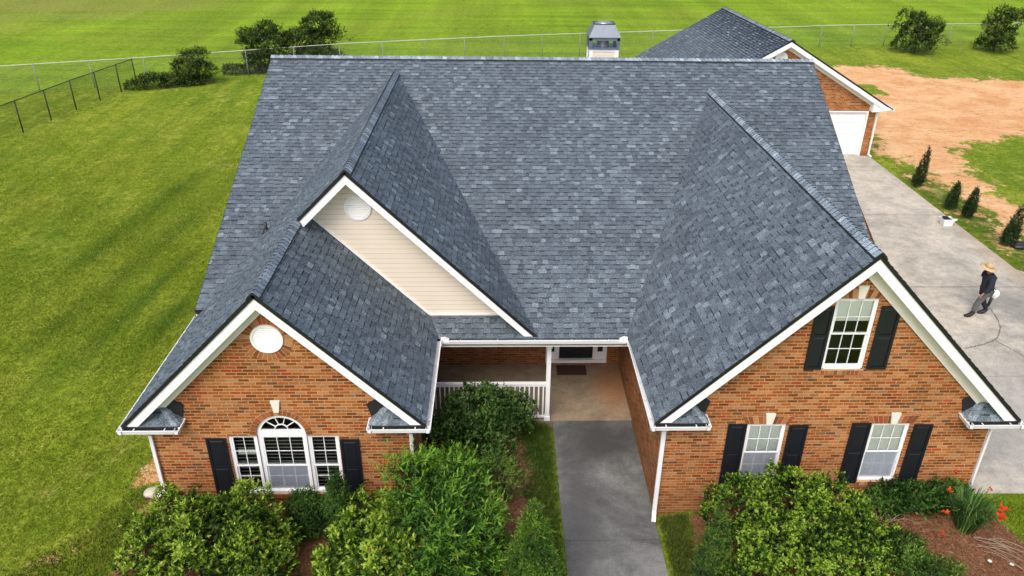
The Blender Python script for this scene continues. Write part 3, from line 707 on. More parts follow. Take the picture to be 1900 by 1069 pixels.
# splash guards at the two inside corners
for gx, s_ in ((XR+.02, 1), (RL-.02, -1)):
    b = MB(); b.prism([(gx, YE-.04, ZE-.06), (gx+s_*.20, YE-.04, ZE-.06), (gx+s_*.20, YE-.04, ZE+.06), (gx+s_*.10, YE-.04, ZE+.11), (gx, YE-.04, ZE+.10)], (0, .02, 0))
    b.prism([(gx, YE-.04, ZE-.06), (gx, YE-.22, ZE-.06), (gx, YE-.22, ZE+.03), (gx, YE-.04, ZE+.10)], (s_*.012, 0, 0)); b.build('splash_guard', M['white'], house)

# cornice returns -----------------------------------------------------------
def cornice(xo, xi, yw, yf, s):
    """xo outer eave x, xi inner end, yw wall plane, yf front; s=+1 when the return runs towards +x"""
    zt = ZE+.02; top = ZE+.36; xh = xi-s*.42
    root = MB(); A = (xo+s*.06, yf+.02, zt); B = (xi-s*.05, yf+.02, zt); Cc = (xi-s*.05, yw, zt); D = (xh, yw-.005, top); E_ = (xo+s*.42, yw-.005, top)
    rp = roof_plane('cornice_roof', [[A, B, D, E_]], A, (s, 0, 0), vec((xo, yf, zt), (xo, yw, top)), house, 31+int(xo), mk_deck=False)
    b = MB(); b.poly([B, Cc, D], (.13, .17, .21)); b.poly([A, (A[0], A[1], zt-.1), (B[0], B[1], zt-.1), B], (.02, .02, .02)); b.build('hip_slope', M['shingle'], rp)
    # hip cap
    m = MB(); n = 4; Bv = Vector(B); Dv = Vector(D)
    for k in range(n):
        p0 = Bv.lerp(Dv, k/n)+Vector((0, 0, .022)); p1 = Bv.lerp(Dv, min(1, (k+1.15)/n))+Vector((0, 0, .010)); f = Vector((-s*.11, .0, .0)); g = Vector((s*.02, .10, -.0))
        c = PAL[k % 2][0]; c = tuple(x*1.1 for x in c)
        m.poly([p0+f, p0, p1, p1+f], c); m.poly([p0, p0+g, p1+g, p1], c)
    m.build('hip_cap', M['shingle'], rp)
    b = MB(); b.prism([(xh-s*.10, yw-.035, top-.02), (xh+s*.18, yw-.035, top+.17), (xi+s*.03, yw-.035, top-.01), (xi-s*.05, yw-.035, zt+.03)], (0, .03, 0)); b.build('flashing', M['vent_black'], rp)
    b = MB(); b.box(min(xo, xi-s*.06)+.0, max(xo, xi-s*.06), yf+.05, yw-.002, ZE-.12, ZE-.10); b.build('soffit', M['soffit'], rp)
    d = (s, 0, 0)
    gutter((xo-s*.02, yf-.075, ZE-.008), (xi, yf-.075, ZE-.008), (0, -1, 0), w=.11, strap=.5) if s > 0 else gutter((xi, yf-.075, ZE-.008), (xo-s*.02, yf-.075, ZE-.008), (0, -1, 0), w=.11, strap=.5)
    gutter((xi+s*.0, yf-.075, ZE-.006), (xi+s*.0, yw-.01, ZE-.006), (s, 0, 0), w=.10, strap=.5)
cornice(XL, 1.22, 0, -OH, 1); cornice(XR, 5.06, 0, -OH, -1); cornice(RL, 12.26, YR, YRF, 1); cornice(RR, 17.76, YR, YRF, -1)

# downspouts
def downspout(pts, w=.075, d=.055, nm='downspout', parent=None):
    b = MB(); P = [Vector(p) for p in pts]
    for a, c in zip(P[:-1], P[1:]):
        t = (c-a).normalized(); sx = Vector((1, 0, 0)) if abs(t.x) < .7 else Vector((0, 1, 0)); sy = t.cross(sx).normalized(); sx = sy.cross(t).normalized()
        q = [a+sx*i*w/2+sy*j*d/2 for i, j in ((-1, -1), (1, -1), (1, 1), (-1, 1))]; b.prism(q, c-a+t*.015)
    return b.build(nm, M['gutter'], parent or house, bevel=.006)
downspout([(.42, -.36, ZE-.10), (.42, -.05, ZE-.40), (.42, -.05, .95), (.30, -.20, .86)])
downspout([(5.92, -.36, ZE-.10), (5.92, -.05, ZE-.40), (5.92, -.05, .45), (5.92, -.25, .36)])
downspout([(11.36, -.32, ZE-.10), (11.36, -.03, ZE-.38), (11.36, -.03, .16), (11.33, -.20, .03)], .095, .07)
downspout([(18.56, -.30, ZE-.10), (18.59, .02, ZE-.38), (18.59, .02, .62)], .05, .05)

# windows ------------------------------------------------------------------
def slats(b, x0, x1, z0, z1, y, sp=.052, tilt=.9, w=.048):
    z = z1
    while z > z0:
        dy = math.cos(tilt)*w/2; dz = math.sin(tilt)*w/2
        b.prism([(x0, y-dy, z-dz), (x0, y+dy, z+dz), (x0, y+dy, z+dz-.004), (x0, y-dy, z-dz-.004)], (x1-x0, 0, 0)); z -= sp
def sash(parent, x0, x1, z0, z1, y, cols, rows, fr=.036, mun=.015):
    b = MB(); b.box(x0, x1, y, y+.035, z0, z0+fr); b.box(x0, x1, y, y+.035, z1-fr, z1)
    b.box(x0, x0+fr, y+.001, y+.034, z0+fr, z1-fr); b.box(x1-fr, x1, y+.001, y+.034, z0+fr, z1-fr)
    for i in range(1, cols):
        x = x0+fr+(x1-x0-2*fr)*i/cols; b.box(x-mun/2, x+mun/2, y+.006, y+.026, z0+fr, z1-fr)
    for j in range(1, rows):
        z = z0+fr+(z1-z0-2*fr)*j/rows; b.box(x0+fr, x1-fr, y+.009, y+.023, z-mun/2, z+mun/2)
    b.build('sash', M['white_vinyl'], parent)
    p = MB(); p.poly([(x0+fr, y+.016, z0+fr), (x1-fr, y+.016, z0+fr), (x1-fr, y+.016, z1-fr), (x0+fr, y+.016, z1-fr)]); p.build('pane', M['glass'], parent)
def window(x0, x1, z0, z1, y, blind_to, screen=True, cas=.045):
    b = MB(); yy = y+.035
    b.box(x0, x0+cas, yy, yy+.07, z0, z1); b.box(x1-cas, x1, yy, yy+.07, z0, z1); b.box(x0+cas, x1-cas, yy, yy+.07, z1-cas, z1); b.box(x0+cas, x1-cas, yy-.03, yy+.07, z0, z0+cas)
    w = b.build('window', M['white_vinyl'], house)
    zm = (z0+z1)/2
    sash(w, x0+cas, x1-cas, zm-.02, z1-cas, yy+.006, 3, 2); sash(w, x0+cas, x1-cas, z0+cas, zm+.02, yy+.036, 3, 2)
    if blind_to is not None:
        s = MB(); slats(s, x0+cas+.01, x1-cas-.01, blind_to, z1-cas-.02, yy+.062, .040, 1.28, .050); s.build('blind', M['blind'], w)
    if screen:
        s = MB(); q = cas+.012; s.poly([(x0+q, yy+.026, z0+q), (x1-q, yy+.026, z0+q), (x1-q, yy+.026, zm), (x0+q, yy+.026, zm)]); s.build('insect_screen', M['screen'], w)
    d = MB(); yb = yy+.5
    d.poly([(x0-.4, yb, z0-.4), (x1+.4, yb, z0-.4), (x1+.4, yb, z1+.3), (x0-.4, yb, z1+.3)]); d.poly([(x0-.4, yy+.08, z0-.01), (x1+.4, yy+.08, z0-.01), (x1+.4, yb, z0-.01), (x0-.4, yb, z0-.01)])
    for x in (x0-.4, x1+.4): d.poly([(x, yy+.08, z0-.4), (x, yb, z0-.4), (x, yb, z1+.3), (x, yy+.08, z1+.3)])
    d.build('room', M['dark_room'], w)
    return w
window(*W1[:2], W1[2], W1[3], YR, 1.06); window(*W2[:2], W2[2], W2[3], YR, 1.06); window(*W3[:2], W3[2], W3[3], YR, 5.18, False)
# triple window with fanlight
def big_window():
    y = .035; z0, z1 = .79, 2.40; b = MB()
    for x0, x1 in ((2.01, 2.065), (2.575, 2.715), (3.615, 3.745), (4.31, 4.365)): b.box(x0, x1, y, y+.07, z0, z1)
    for x0, x1 in ((2.065, 2.575), (3.745, 4.31)): b.box(x0, x1, y, y+.069, z1-.045, z1)
    b.box(2.715, 3.615, y, y+.069, z1-.03, z1+.13); b.box(ax0, 2.715, y-.002, y+.07, z1, z1+.06); b.box(3.615, ax1, y-.002, y+.07, z1, z1+.06)
    b.box(2.01, 4.365, y-.035, y+.075, z0-.002, z0+.06)
    n = 26; ro, ri = aR, aR-.075; cz = az
    for k in range(n):
        a0, a1 = math.pi*k/n, math.pi*(k+1)/n
        b.prism([(acx+ro*math.cos(a0), y-.004, cz+ro*math.sin(a0)), (acx+ro*math.cos(a1), y-.004, cz+ro*math.sin(a1)), (acx+ri*math.cos(a1), y-.004, cz+ri*math.sin(a1)), (acx+ri*math.cos(a0), y-.004, cz+ri*math.sin(a0))], (0, .07, 0))
    w = b.build('window', M['white_vinyl'], house)
    zm = 1.56
    for x0, x1, c in ((2.065, 2.575, 2), (2.715, 3.615, 3), (3.745, 4.31, 2)):
        sash(w, x0, x1, zm-.03, z1-.03, y+.008, c, 2, fr=.035); sash(w, x0, x1, z0+.06, zm+.03, y+.036, c, 2, fr=.035)
        s = MB(); slats(s, x0+.01, x1-.01, z0+.1, z1-.05, y+.11, .095, .5, .018); s.build('blind', M['blind_white'], w)
    s = MB(); s.poly([(2.74, y+.03, z0+.08), (3.59, y+.03, z0+.08), (3.59, y+.03, zm-.01), (2.74, y+.03, zm-.01)]); s.build('insect_screen', M['screen'], w)
    s = MB(); s.box(2.12, 2.56, y+.10, y+.11, 1.80, 1.93); s.build('blind', M['blind'], w)
    # fan muntins
    f = MB(); zb = z1+.13
    for a in (36, 72, 108, 144):
        a = math.radians(a); d = Vector((math.cos(a), 0, math.sin(a))); sd = Vector((-d.z, 0, d.x))*.008
        p0 = Vector((acx, y+.012, zb))+d*.14; 
        L = ri+.0
        # reach the ring
        t = .14
        while ((d.x*t)**2+(zb+d.z*t-cz)**2) < (ri+.01)**2: t += .005
        p1 = Vector((acx, y+.012, zb))+d*t; f.prism([p0-sd, p0+sd, p1+sd, p1-sd], (0, .02, 0))
    for k in range(16):
        a0, a1 = math.pi*k/16, math.pi*(k+1)/16
        f.prism([(acx+r_*math.cos(a), y+.010, zb+r_*math.sin(a)) for r_, a in ((.150, a0), (.150, a1), (.132, a1), (.132, a0))], (0, .024, 0))
    f.build('fan_muntin', M['white_vinyl'], w)
    p = MB(); p.poly([(acx+ri*1.01*math.cos(math.pi*k/20), y+.03, cz+ri*1.01*math.sin(math.pi*k/20)) for k in range(21)]); p.build('pane', M['glass'], w)
    d = MB(); d.poly([(1.6, .55, .3), (4.8, .55, .3), (4.8, .55, 3.2), (1.6, .55, 3.2)]); d.poly([(1.6, .11, .78), (4.8, .11, .78), (4.8, .55, .78), (1.6, .55, .78)])
    for x in (1.6, 4.8): d.poly([(x, .11, .3), (x, .55, .3), (x, .55, 3.2), (x, .11, 3.2)])
    d.build('room', M['dark_room'], w)
big_window()

BC = [(.21, .068, .016), (.27, .095, .022), (.16, .052, .014), (.28, .065, .018), (.36, .18, .075), (.31, .13, .042)]
rb = random.Random(5)
def bc(): c = rb.choice(BC); j = rb.uniform(.8, 1.2); return tuple(x*j for x in c)
def ring(cx, cz, r0, r1, y, a0=0, a1=2*math.pi, n=None, proud=.012):
    n = n or int((a1-a0)*(r0+r1)/2/.088); back = MB(); b = MB()
    for k in range(n):
        t0 = a0+(a1-a0)*k/n; t1 = a0+(a1-a0)*(k+1)/n; g = .006/r0
        P = lambda r, t, yy: (cx+r*math.cos(t), yy, cz+r*math.sin(t))
        b.prism([P(r0+.006, t0+g, y-proud), P(r1-.006, t0+g*.8, y-proud), P(r1-.006, t1-g*.8, y-proud), P(r0+.006, t1-g, y-proud)], (0, proud-.003, 0), bc())
        back.prism([P(r0, t0, y-proud+.006), P(r1, t0, y-proud+.006), P(r1, t1, y-proud+.006), P(r0, t1, y-proud+.006)], (0, proud-.008, 0))
    o = b.build('brick_arch', M['arch_brick'], house); back.build('mortar', M['mortar'], o)
ring(3.179, 4.868, .335, .52, 0.0)
ring(acx, az, aR+.005, aR+.145, 0.0, .05, math.pi-.05)
def soldier(x0, x1, z0, z1, y, fan=.12, rowlock=False, nb=None):
    n = nb or int((x1-x0)/.088); b = MB(); cx = (x0+x1)/2; back = MB(); pr = .012 if not rowlock else .035
    for k in range(n):
        f0 = x0+(x1-x0)*k/n; f1 = x0+(x1-x0)*(k+1)/n; g = .006
        T0 = cx+(f0-cx)*(1+fan); T1 = cx+(f1-cx)*(1+fan)
        b.prism([(f0+g, y-pr, z0+.004), (f1-g, y-pr, z0+.004), (T1-g, y-pr, z1-.004), (T0+g, y-pr, z1-.004)], (0, pr-.003, 0), bc())
    back.prism([(x0, y-pr+.006, z0), (x1, y-pr+.006, z0), (cx+(x1-cx)*(1+fan), y-pr+.006, z1), (cx+(x0-cx)*(1+fan), y-pr+.006, z1)], (0, pr-.008, 0))
    o = b.build('brick_arch' if not rowlock else 'brick_sill', M['arch_brick'], house); back.build('mortar', M['mortar'], o)
for w in (W1, W2, W3):
    soldier(w[0]-.05, w[1]+.05, w[3]+.004, w[3]+.215, YR, .22); soldier(w[0]-.02, w[1]+.02, w[2]-.12, w[2]-.006, YR, 0, True)
soldier(1.97, 4.4, .79-.13, .79-.006, 0.0, 0, True)
def keystone(cx, z0, z1, wb, wt, y):
    b = MB(); b.prism([(cx-wb/2, y-.045, z0), (cx+wb/2, y-.045, z0), (cx+wt/2, y-.045, z1), (cx-wt/2, y-.045, z1)], (0, .045, 0)); b.build('keystone', M['keystone'], house, bevel=.006)
keystone(3.14, 3.05, 3.35, .11, .20, 0.0)
for w in (W1, W2, W3): keystone((w[0]+w[1])/2+.03, w[3]+.006, w[3]+.30, .13, .215, YR)

def vent(cx, cz, r, y):
    b = MB(); n = 40
    for k in range(n):
        a0, a1 = 2*math.pi*k/n, 2*math.pi*(k+1)/n
        b.prism([(cx+q*math.cos(a), y-.035, cz+q*math.sin(a)) for q, a in ((r-.05, a0), (r, a0), (r, a1), (r-.05, a1))], (0, .035, 0))
    o = b.build('gable_vent', M['white'], house)
    s = MB(); z = cz-r+.07
    while z < cz+r-.05:
        hw = math.sqrt(max(.0, (r-.04)**2-(z-cz)**2))
        if hw > .03: s.prism([(cx-hw, y-.030, z-.014), (cx-hw, y-.014, z+.012), (cx-hw, y-.010, z+.012), (cx-hw, y-.026, z-.018)], (2*hw, 0, 0))
        z += .048
    s.build('louver', M['white'], o); s = MB(); s.poly([(cx+(r-.03)*math.cos(2*math.pi*k/n), y-.003, cz+(r-.03)*math.sin(2*math.pi*k/n)) for k in range(n)][::-1]); s.build('screen_back', M['soffit'], o)
vent(3.179, 4.868, .325, 0.0); vent(4.49, 6.15, .315, YS)

def shutter(x0, x1, z0, z1, y):
    b = MB(); f = .055; t = .035; zm = z0+(z1-z0)*.54; ys = y-t-.004
    b.box(x0, x0+f, ys, ys+t, z0, z1); b.box(x1-f, x1, ys, ys+t, z0, z1)
    for a, c in ((z0, z0+f), (zm-f/2, zm+f/2), (z1-f, z1)): b.box(x0+f, x1-f, ys+.001, ys+t-.001, a, c)
    for a, c in ((z0+f, zm-f/2), (zm+f/2, z1-f)):
        b.box(x0+f, x1-f, ys+.02, ys+t-.002, a, c)
        g = .035; q = [(x0+f+g, a+g), (x1-f-g, a+g), (x1-f-g, c-g), (x0+f+g, c-g)]; o_ = [(x0+f, a), (x1-f, a), (x1-f, c), (x0+f, c)]
        b.poly([(x, ys+.006, z) for x, z in q])
        for i in range(4):
            j = (i+1) % 4; b.poly([(o_[i][0], ys+.0195, o_[i][1]), (o_[j][0], ys+.0195, o_[j][1]), (q[j][0], ys+.006, q[j][1]), (q[i][0], ys+.006, q[i][1])])
    b.build('shutter', M['shutter'], house)
shutter(1.545, 1.975, .62, 2.365, 0.0); shutter(4.385, 4.80, .62, 2.31, 0.0)
for a, c, z0, z1 in ((12.76, 13.165, .91, 2.63), (14.10, 14.52, .91, 2.585), (15.475, 15.90, .93, 2.635), (16.855, 17.275, .90, 2.59), (14.135, 14.50, 4.06, 5.575), (15.455, 15.865, 4.06, 5.575)): shutter(a, c, z0, z1, YR)

# porch ------------------------------------------------------------------
b = MB(); b.box(5.957, 11.399, 3.437, 6.07, -.3, 0.0); b.build('porch_floor', M['porch'], house)
def post(x0, x1, y0, y1, z0, z1):
    b = MB(); b.box(x0, x1, y0, y1, z0, z1); b.box(x0-.02, x1+.02, y0-.02, y1+.02, z0, z0+.14); b.box(x0-.02, x1+.02, y0-.02, y1+.02, z1-.12, z1); b.build('porch_post', M['white'], house, bevel=.006)
post(9.04, 9.155, 3.44, 3.555, 0.0, 2.45); post(5.965, 6.06, 3.44, 3.555, 0.0, 2.45)
b = MB(); b.box(6.06, 9.04, 3.455, 3.54, 1.16, 1.215); b.box(6.06, 9.04, 3.475, 3.52, 1.10, 1.16); b.box(6.06, 9.04, 3.465, 3.53, .08, .13)
rl = b.build('railing', M['white'], house)
for k in range(24):
    x = 6.06+(9.04-6.06)*(k+.5)/24; b = MB(); b.box(x-.018, x+.018, 3.48, 3.515, .13, 1.10); b.build('baluster', M['white'], rl)
# front door
b = MB(); y = 6.10
b.box(9.2, 9.25, y-.02, y+.08, .13, 2.45); b.box(10.98, 11.03, y-.02, y+.08, .13, 2.45); b.box(9.53, 9.60, y-.01, y+.08, .2, 2.40); b.box(10.61, 10.68, y-.01, y+.08, .2, 2.40); b.box(9.25, 10.98, y-.02, y+.08, 2.36, 2.45)
b.box(9.2, 11.03, y-.07, y+.08, .08, .17)
fr = b.build('front_door_frame', M['white'], house)
for x0, x1 in ((9.25, 9.53), (10.68, 10.98)):
    b = MB(); b.box(x0, x1, y+.02, y+.05, .17, .42); b.box(x0, x0+.07, y+.021, y+.05, .42, 2.36); b.box(x1-.07, x1, y+.021, y+.05, .42, 2.36); b.box(x0+.07, x1-.07, y+.021, y+.05, 2.26, 2.36); sl_ = b.build('sidelight', M['white'], fr)
    b = MB(); b.box(x0+.07, x1-.07, y+.03, y+.04, .42, 2.26); b.build('pane', M['dark_wood'], fr)
b = MB(); b.box(9.60, 10.61, y+.03, y+.075, .19, 2.36)
dr = b.build('front_door', M['dark_wood'], house)
b = MB()
for xx in (9.72, 10.16):
    for zz, zh in ((.32, .45), (.9, .75), (1.78, .45)): b.box(xx, xx+.34, y+.02, y+.032, zz, zz+zh)
b.build('door_panel', M['dark_wood'], dr)
b = MB(); b.lathe((9.68, y+.0, 1.10), [(0, -.03), (.025, -.02), (.03, 0), (.02, .02), (0, .03)], 10); b.build('door_handle', M['chrome'], dr, True)
b = MB(); b.box(9.52, 10.40, 5.52, 6.0, .002, .016)
tag(b.build('doormat', simple('coir_mat', (.055, .026, .015), .95, .3, 60, .4), None), 'dark brown doormat lying before the front door', 'doormat')

# roof pipe and chimney
b = MB(); px, py = 1.46, 6.13; pz = zM(py); b.tube([(px, py, pz-.05), (px, py, pz+.30)], .038, 12); b.lathe((px, py, pz), [(.16, -.10), (.09, .06), (.055, .12)], 14)
tg = b.build('vent_pipe', M['black'], house, True)
def chimney():
    x0, x1, y0, y1 = 11.08, 12.14, 15.0, 15.95; zb = 6.3; zt = 7.53
    b = MB(); b.box(x0+.03, x1-.03, y0+.03, y1-.03, zb, zt); c = b.build('chimney', M['siding'], house)
    for x in (x0, x1-.13):
        for yy in (y0, y1-.13): b = MB(); b.box(x, x+.13, yy, yy+.13, zb, zt); b.build('corner_trim', M['white'], c)
    b = MB(); b.box(x0+.13, x1-.13, y0+.012, y0+.05, zt-.09, zt); b.build('head_trim', M['white'], c)
    b = MB(); z1 = zt+.42
    b.box(x0-.03, x1+.03, y0-.03, y1+.03, zt, zt+.03)
    for x in (x0-.02, x1-.08):
        for yy in (y0-.02, y1-.08): b.box(x, x+.10, yy, yy+.10, zt+.03, z1)
    b.box(x0-.02, x1+.02, y0-.02, y0+.0, z1-.12, z1)
    b.box(x0-.02, x1+.02, y1, y1+.02, z1-.12, z1); b.box(x0-.02, x0, y0, y1, z1-.12, z1); b.box(x1, x1+.02, y0, y1, z1-.12, z1)
    mt = simple('shroud_steel', (.17, .20, .24), .4, .15, 5, 0, .4)
    b.build('shroud_frame', mt, c)
    b = MB(); a = [(x0-.05, y0-.05), (x1+.05, y0-.05), (x1+.05, y1+.05), (x0-.05, y1+.05)]; i_ = .17; t = [(x0+i_, y0+i_+.05), (x1-i_, y0+i_+.05), (x1-i_, y1-i_), (x0+i_, y1-i_)]; zt2 = z1+.42
    for k in range(4):
        j = (k+1) % 4; b.prism([(a[k][0], a[k][1], z1), (a[j][0], a[j][1], z1), (t[j][0], t[j][1], zt2), (t[k][0], t[k][1], zt2)], (0, 0, -.015))
    b.prism([(p[0], p[1], zt2) for p in t], (0, 0, -.02)); b.build('shroud_hood', mt, c)
    b = MB(); b.lathe(((x0+x1)/2, (y0+y1)/2, zt2), [(0, .05), (.24, .045), (.25, .0), (.25, -.02)], 24); b.build('flue_cap', M['chrome'], c, True)
    b = MB(); b.lathe(((x0+x1)/2, (y0+y1)/2, zt+.03), [(.22, 0), (.22, .36), (.30, .36), (.30, .39), (0, .42)], 20); b.build('flue_pipe', M['chrome'], c, True)
    b = MB()
    for k in range(4):
        j = (k+1) % 4; q = [(t[k][0], t[k][1], zt2), (t[j][0], t[j][1], zt2)]; b.tube([q[0], q[1]], .022, 6)
    b.build('hood_rim', M['black'], c)
chimney()

# ------------------------------------------------------------------ garage
gar = thing('brick_garage', 'brick garage building behind the house with a white overhead door', 'garage', (21.5, 28, .5))
GX, GZ, GY0, GY1 = 21.54, 6.33, 23.2, 33.0; GM = .584; gE = 5.56
gz = lambda x: GZ-GM*abs(x-GX)
xl_, xr_ = GX-gE, GX+gE
skew = (-.64/9.8)
q1 = [(xl_, GY0, gz(xl_)), (GX, GY0, GZ), (GX-.64, GY1, GZ), (xl_-.64, GY1, gz(xl_))]
q2 = [(xr_, GY0, gz(xr_)), (GX, GY0, GZ), (GX-.64, GY1, GZ), (xr_-.64, GY1, gz(xr_))]
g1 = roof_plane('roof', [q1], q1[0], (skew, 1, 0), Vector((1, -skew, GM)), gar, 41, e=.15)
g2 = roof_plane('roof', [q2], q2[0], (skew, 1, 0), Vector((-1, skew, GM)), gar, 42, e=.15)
caps(g1, (GX, GY0-.02, GZ), (GX-.64, GY1, GZ), (-1, 0, -GM), (1, 0, -GM), 43)
gl = lambda x: GZ-GM*(GX-x); gr = lambda x: GZ-GM*(x-GX)
rake(gl, xl_, GX, GY0, 1, gar, ovh=.4, wall_y=23.6, w=.22, frieze=.16); rake(gr, xr_, GX, GY0, -1, gar, ovh=.4, wall_y=23.6, w=.22, frieze=.16, zcut=ZE+.1)
b = MB(); wall_xz(b, [16.5, GX, 23.2, 26.12, 26.49], lambda x: gz(x)-.07, [(23.2, 26.12, C_(.45), C_(2.87))], 23.6, C_(.2), .2)
b.poly([(26.49, 23.6, .2), (26.49, 33, .2), (26.49, 33, gz(26.49)), (26.49, 23.6, gz(26.49))]); b.poly([(16.5, 23.6, .2), (16.5, 33, .2), (16.5, 33, gz(16.5)), (16.5, 23.6, gz(16.5))])
b.poly([(16.5, 32.8, .2), (26.49, 32.8, .2), (26.2, 32.8, gz(26.49)-.35), (GX-.64, 32.8, GZ-.25), (16.5, 32.8, gz(16.5)-.35)]); b.build('wall', M['brick'], gar)
b = MB()
for k in range(4):
    z0 = .56+k*.56; b.box(23.28, 26.04, 23.72, 23.76, z0+.006, z0+.554)
    for j in range(4):
        xx = 23.36+j*.69; b.box(xx, xx+.55, 23.71, 23.72, z0+.10, z0+.45)
gd = b.build('garage_door', M['white_vinyl'], gar, bevel=.005)
b = MB(); b.box(23.2, 23.28, 23.60, 23.74, .56, 2.87); b.box(26.04, 26.12, 23.58, 23.74, .56, 2.87); b.box(23.28, 26.04, 23.60, 23.74, 2.80, 2.87); b.build('door_frame', M['white'], gar)
b = MB(); b.prism([(26.10, 23.19, 2.92), (xr_-.02, 23.19, 3.03), (xr_-.02, 23.19, 3.10), (26.75, 23.19, gr(26.75)-.1), (26.45, 23.19, gr(26.45)-.34), (26.10, 23.19, gr(26.10)-.33)], (0, .40, 0)); b.build('boxed_eave', M['white'], gar)
def vring(cx, cz, r, y, par):
    b = MB(); b.poly([(cx+r*math.cos(2*math.pi*k/30), y-.03, cz+r*math.sin(2*math.pi*k/30)) for k in range(30)]); b.lathe((cx, y-.015, cz), [(r, -.02), (r, .02)], 30, mat=Matrix.Rotation(math.pi/2, 3, 'X'))
    b.build('gable_vent', M['white'], par)
vring(21.3, 5.42, .30, 23.6, gar)
o = downspout([(26.52, 23.5, 2.95), (26.52, 23.5, .66), (26.62, 23.35, .58)], .08, .06, parent=gar)
b = MB(); b.box(xr_, xr_+.1, GY0+.02, GY1, 2.98, 3.08); b.build('gutter', M['gutter'], gar)

# ------------------------------------------------------------------ fences
def mat_link(name, col, a):
    m = NT(name); p = m.pos(); sp = m.n('SeparateXYZ'); m.l(p, sp.inputs[0])
    h = m.math('ADD', sp.outputs[0], sp.outputs[1])
    def ln(x): f = m.math('FRACT', m.math('DIVIDE', x, .085)); return m.math('LESS_THAN', f, a)
    k = m.math('MAXIMUM', ln(m.math('ADD', h, sp.outputs[2])), ln(m.math('SUBTRACT', h, sp.outputs[2])))
    df = m.n('BsdfDiffuse'); df.inputs[0].default_value = col+(1,); tr = m.n('BsdfTransparent'); mx = m.n('MixShader')
    m.l(k, mx.inputs[0]); m.l(tr.outputs[0], mx.inputs[1]); m.l(df.outputs[0], mx.inputs[2]); m.l(mx.outputs[0], m.out.inputs[0]); return m.m
M['link_grey'] = mat_link('chain_link_wire', (.16, .17, .16), .055); M['link_black'] = mat_link('black_chain_link', (.02, .02, .02), .11)
M['galv'] = simple('galvanised_pipe', (.55, .57, .52), .5, .1, 6); M['galv_dark'] = simple('weathered_pipe', (.22, .23, .21), .6, .1, 6)
def fence(name, label, pts, h, posts, rail_m, post_m, link_m, pr=.03, rr=.024):
    root = thing(name, label, 'fence', (pts[0][0], pts[0][1], .5))
    b = MB(); b.tube([(x, y, H(x, y)+h) for x, y in pts], rr, 6); b.build('top_rail', M[rail_m], root, True)
    for x, y in posts:
        b = MB(); z = H(x, y); b.tube([(x, y, z-.1), (x, y, z+h+.03)], pr, 7); b.build('post', M[post_m], root, True)
    b = MB()
    for (xa, ya_), (xb, yb_) in zip(pts[:-1], pts[1:]): b.poly([(xa, ya_, H(xa, ya_)+.03), (xb, yb_, H(xb, yb_)+.03), (xb, yb_, H(xb, yb_)+h), (xa, ya_, H(xa, ya_)+h)])
    b.build('wire_mesh', M[link_m], root)
fp = FENCE[1:-1]
fp = [(-45, 25.5)]+fp+[(75, 55.3)]
fx = [a for a, _ in fp]; fyv = [b_ for _, b_ in fp]
posts = []; s_ = 0
x = -44.0
while x < 74:
    y = float(np.interp(x, fx, fyv)); posts.append((x, y)); x += 2.9
fence('chain_link_fence', 'long grey chain-link fence between the yard and the field', fp, 1.75, posts, 'galv', 'galv_dark', 'link_grey')
bf = [(-20.6, 11.2), (-19.9, 14.4), (-19.2, 17.5), (-18.6, 20.5), (-18.0, 23.6), (-17.41, 26.84), (-17.05, 29.0), (-16.73, 31.17), (-16.3, 33.2), (-15.91, 35.2), (-15.6, 36.8)]
fence('black_wire_fence', 'black mesh fence with thin black posts at far left', bf, 1.70, bf, 'black', 'black', 'link_black', .035, .022)

# ------------------------------------------------------------------ vegetation
def leaf_mesh(name, mat, centers, dirs, norms, L, Wd, cols, parent, fold=.15):
    """diamond leaves: centers (n,3) base point, dirs (n,3), norms (n,3)"""
    off = np.zeros(3); q = parent
    while q is not None: off += np.array(q.location); q = q.parent
    n = len(centers); c = centers-off
    side = np.cross(dirs, norms); side /= np.linalg.norm(side, axis=1, keepdims=True)+1e-9
    nn = np.cross(side, dirs)
    L = L[:, None]; Wd = Wd[:, None]
    v0 = c; v1 = c+dirs*L*.45+side*Wd*.5+nn*L*fold*.5; v2 = c+dirs*L-nn*L*fold; v3 = c+dirs*L*.45-side*Wd*.5+nn*L*fold*.5
    V = np.stack([v0, v1, v2, v3], 1).reshape(-1, 3).astype(np.float32)
    me = bpy.data.meshes.new(name); me.vertices.add(len(V)); me.vertices.foreach_set('co', V.ravel())
    me.loops.add(4*n); me.loops.foreach_set('vertex_index', np.arange(4*n, dtype=np.int32)); me.polygons.add(n); me.polygons.foreach_set('loop_start', np.arange(0, 4*n, 4, dtype=np.int32))
    me.update(calc_edges=True)
    ca = me.color_attributes.new('Col', 'FLOAT_COLOR', 'CORNER'); cc = np.concatenate([cols, np.ones((n, 1))], 1); ca.data.foreach_set('color', np.repeat(cc, 4, axis=0).astype(np.float32).ravel())
    me.materials.append(mat); o = bpy.data.objects.new(name, me); COL.objects.link(o); o.parent = parent; return o
def unit(a): return a/(np.linalg.norm(a, axis=-1, keepdims=True)+1e-9)
def lump(P, f, seed):
    r = np.random.default_rng(seed); s = np.zeros(len(P))
    for k in range(5):
        w = r.normal(size=3)*f*(1+.6*k); s += np.sin(P@w+r.uniform(0, 6.28))/(1+.5*k)
    return s/2.4
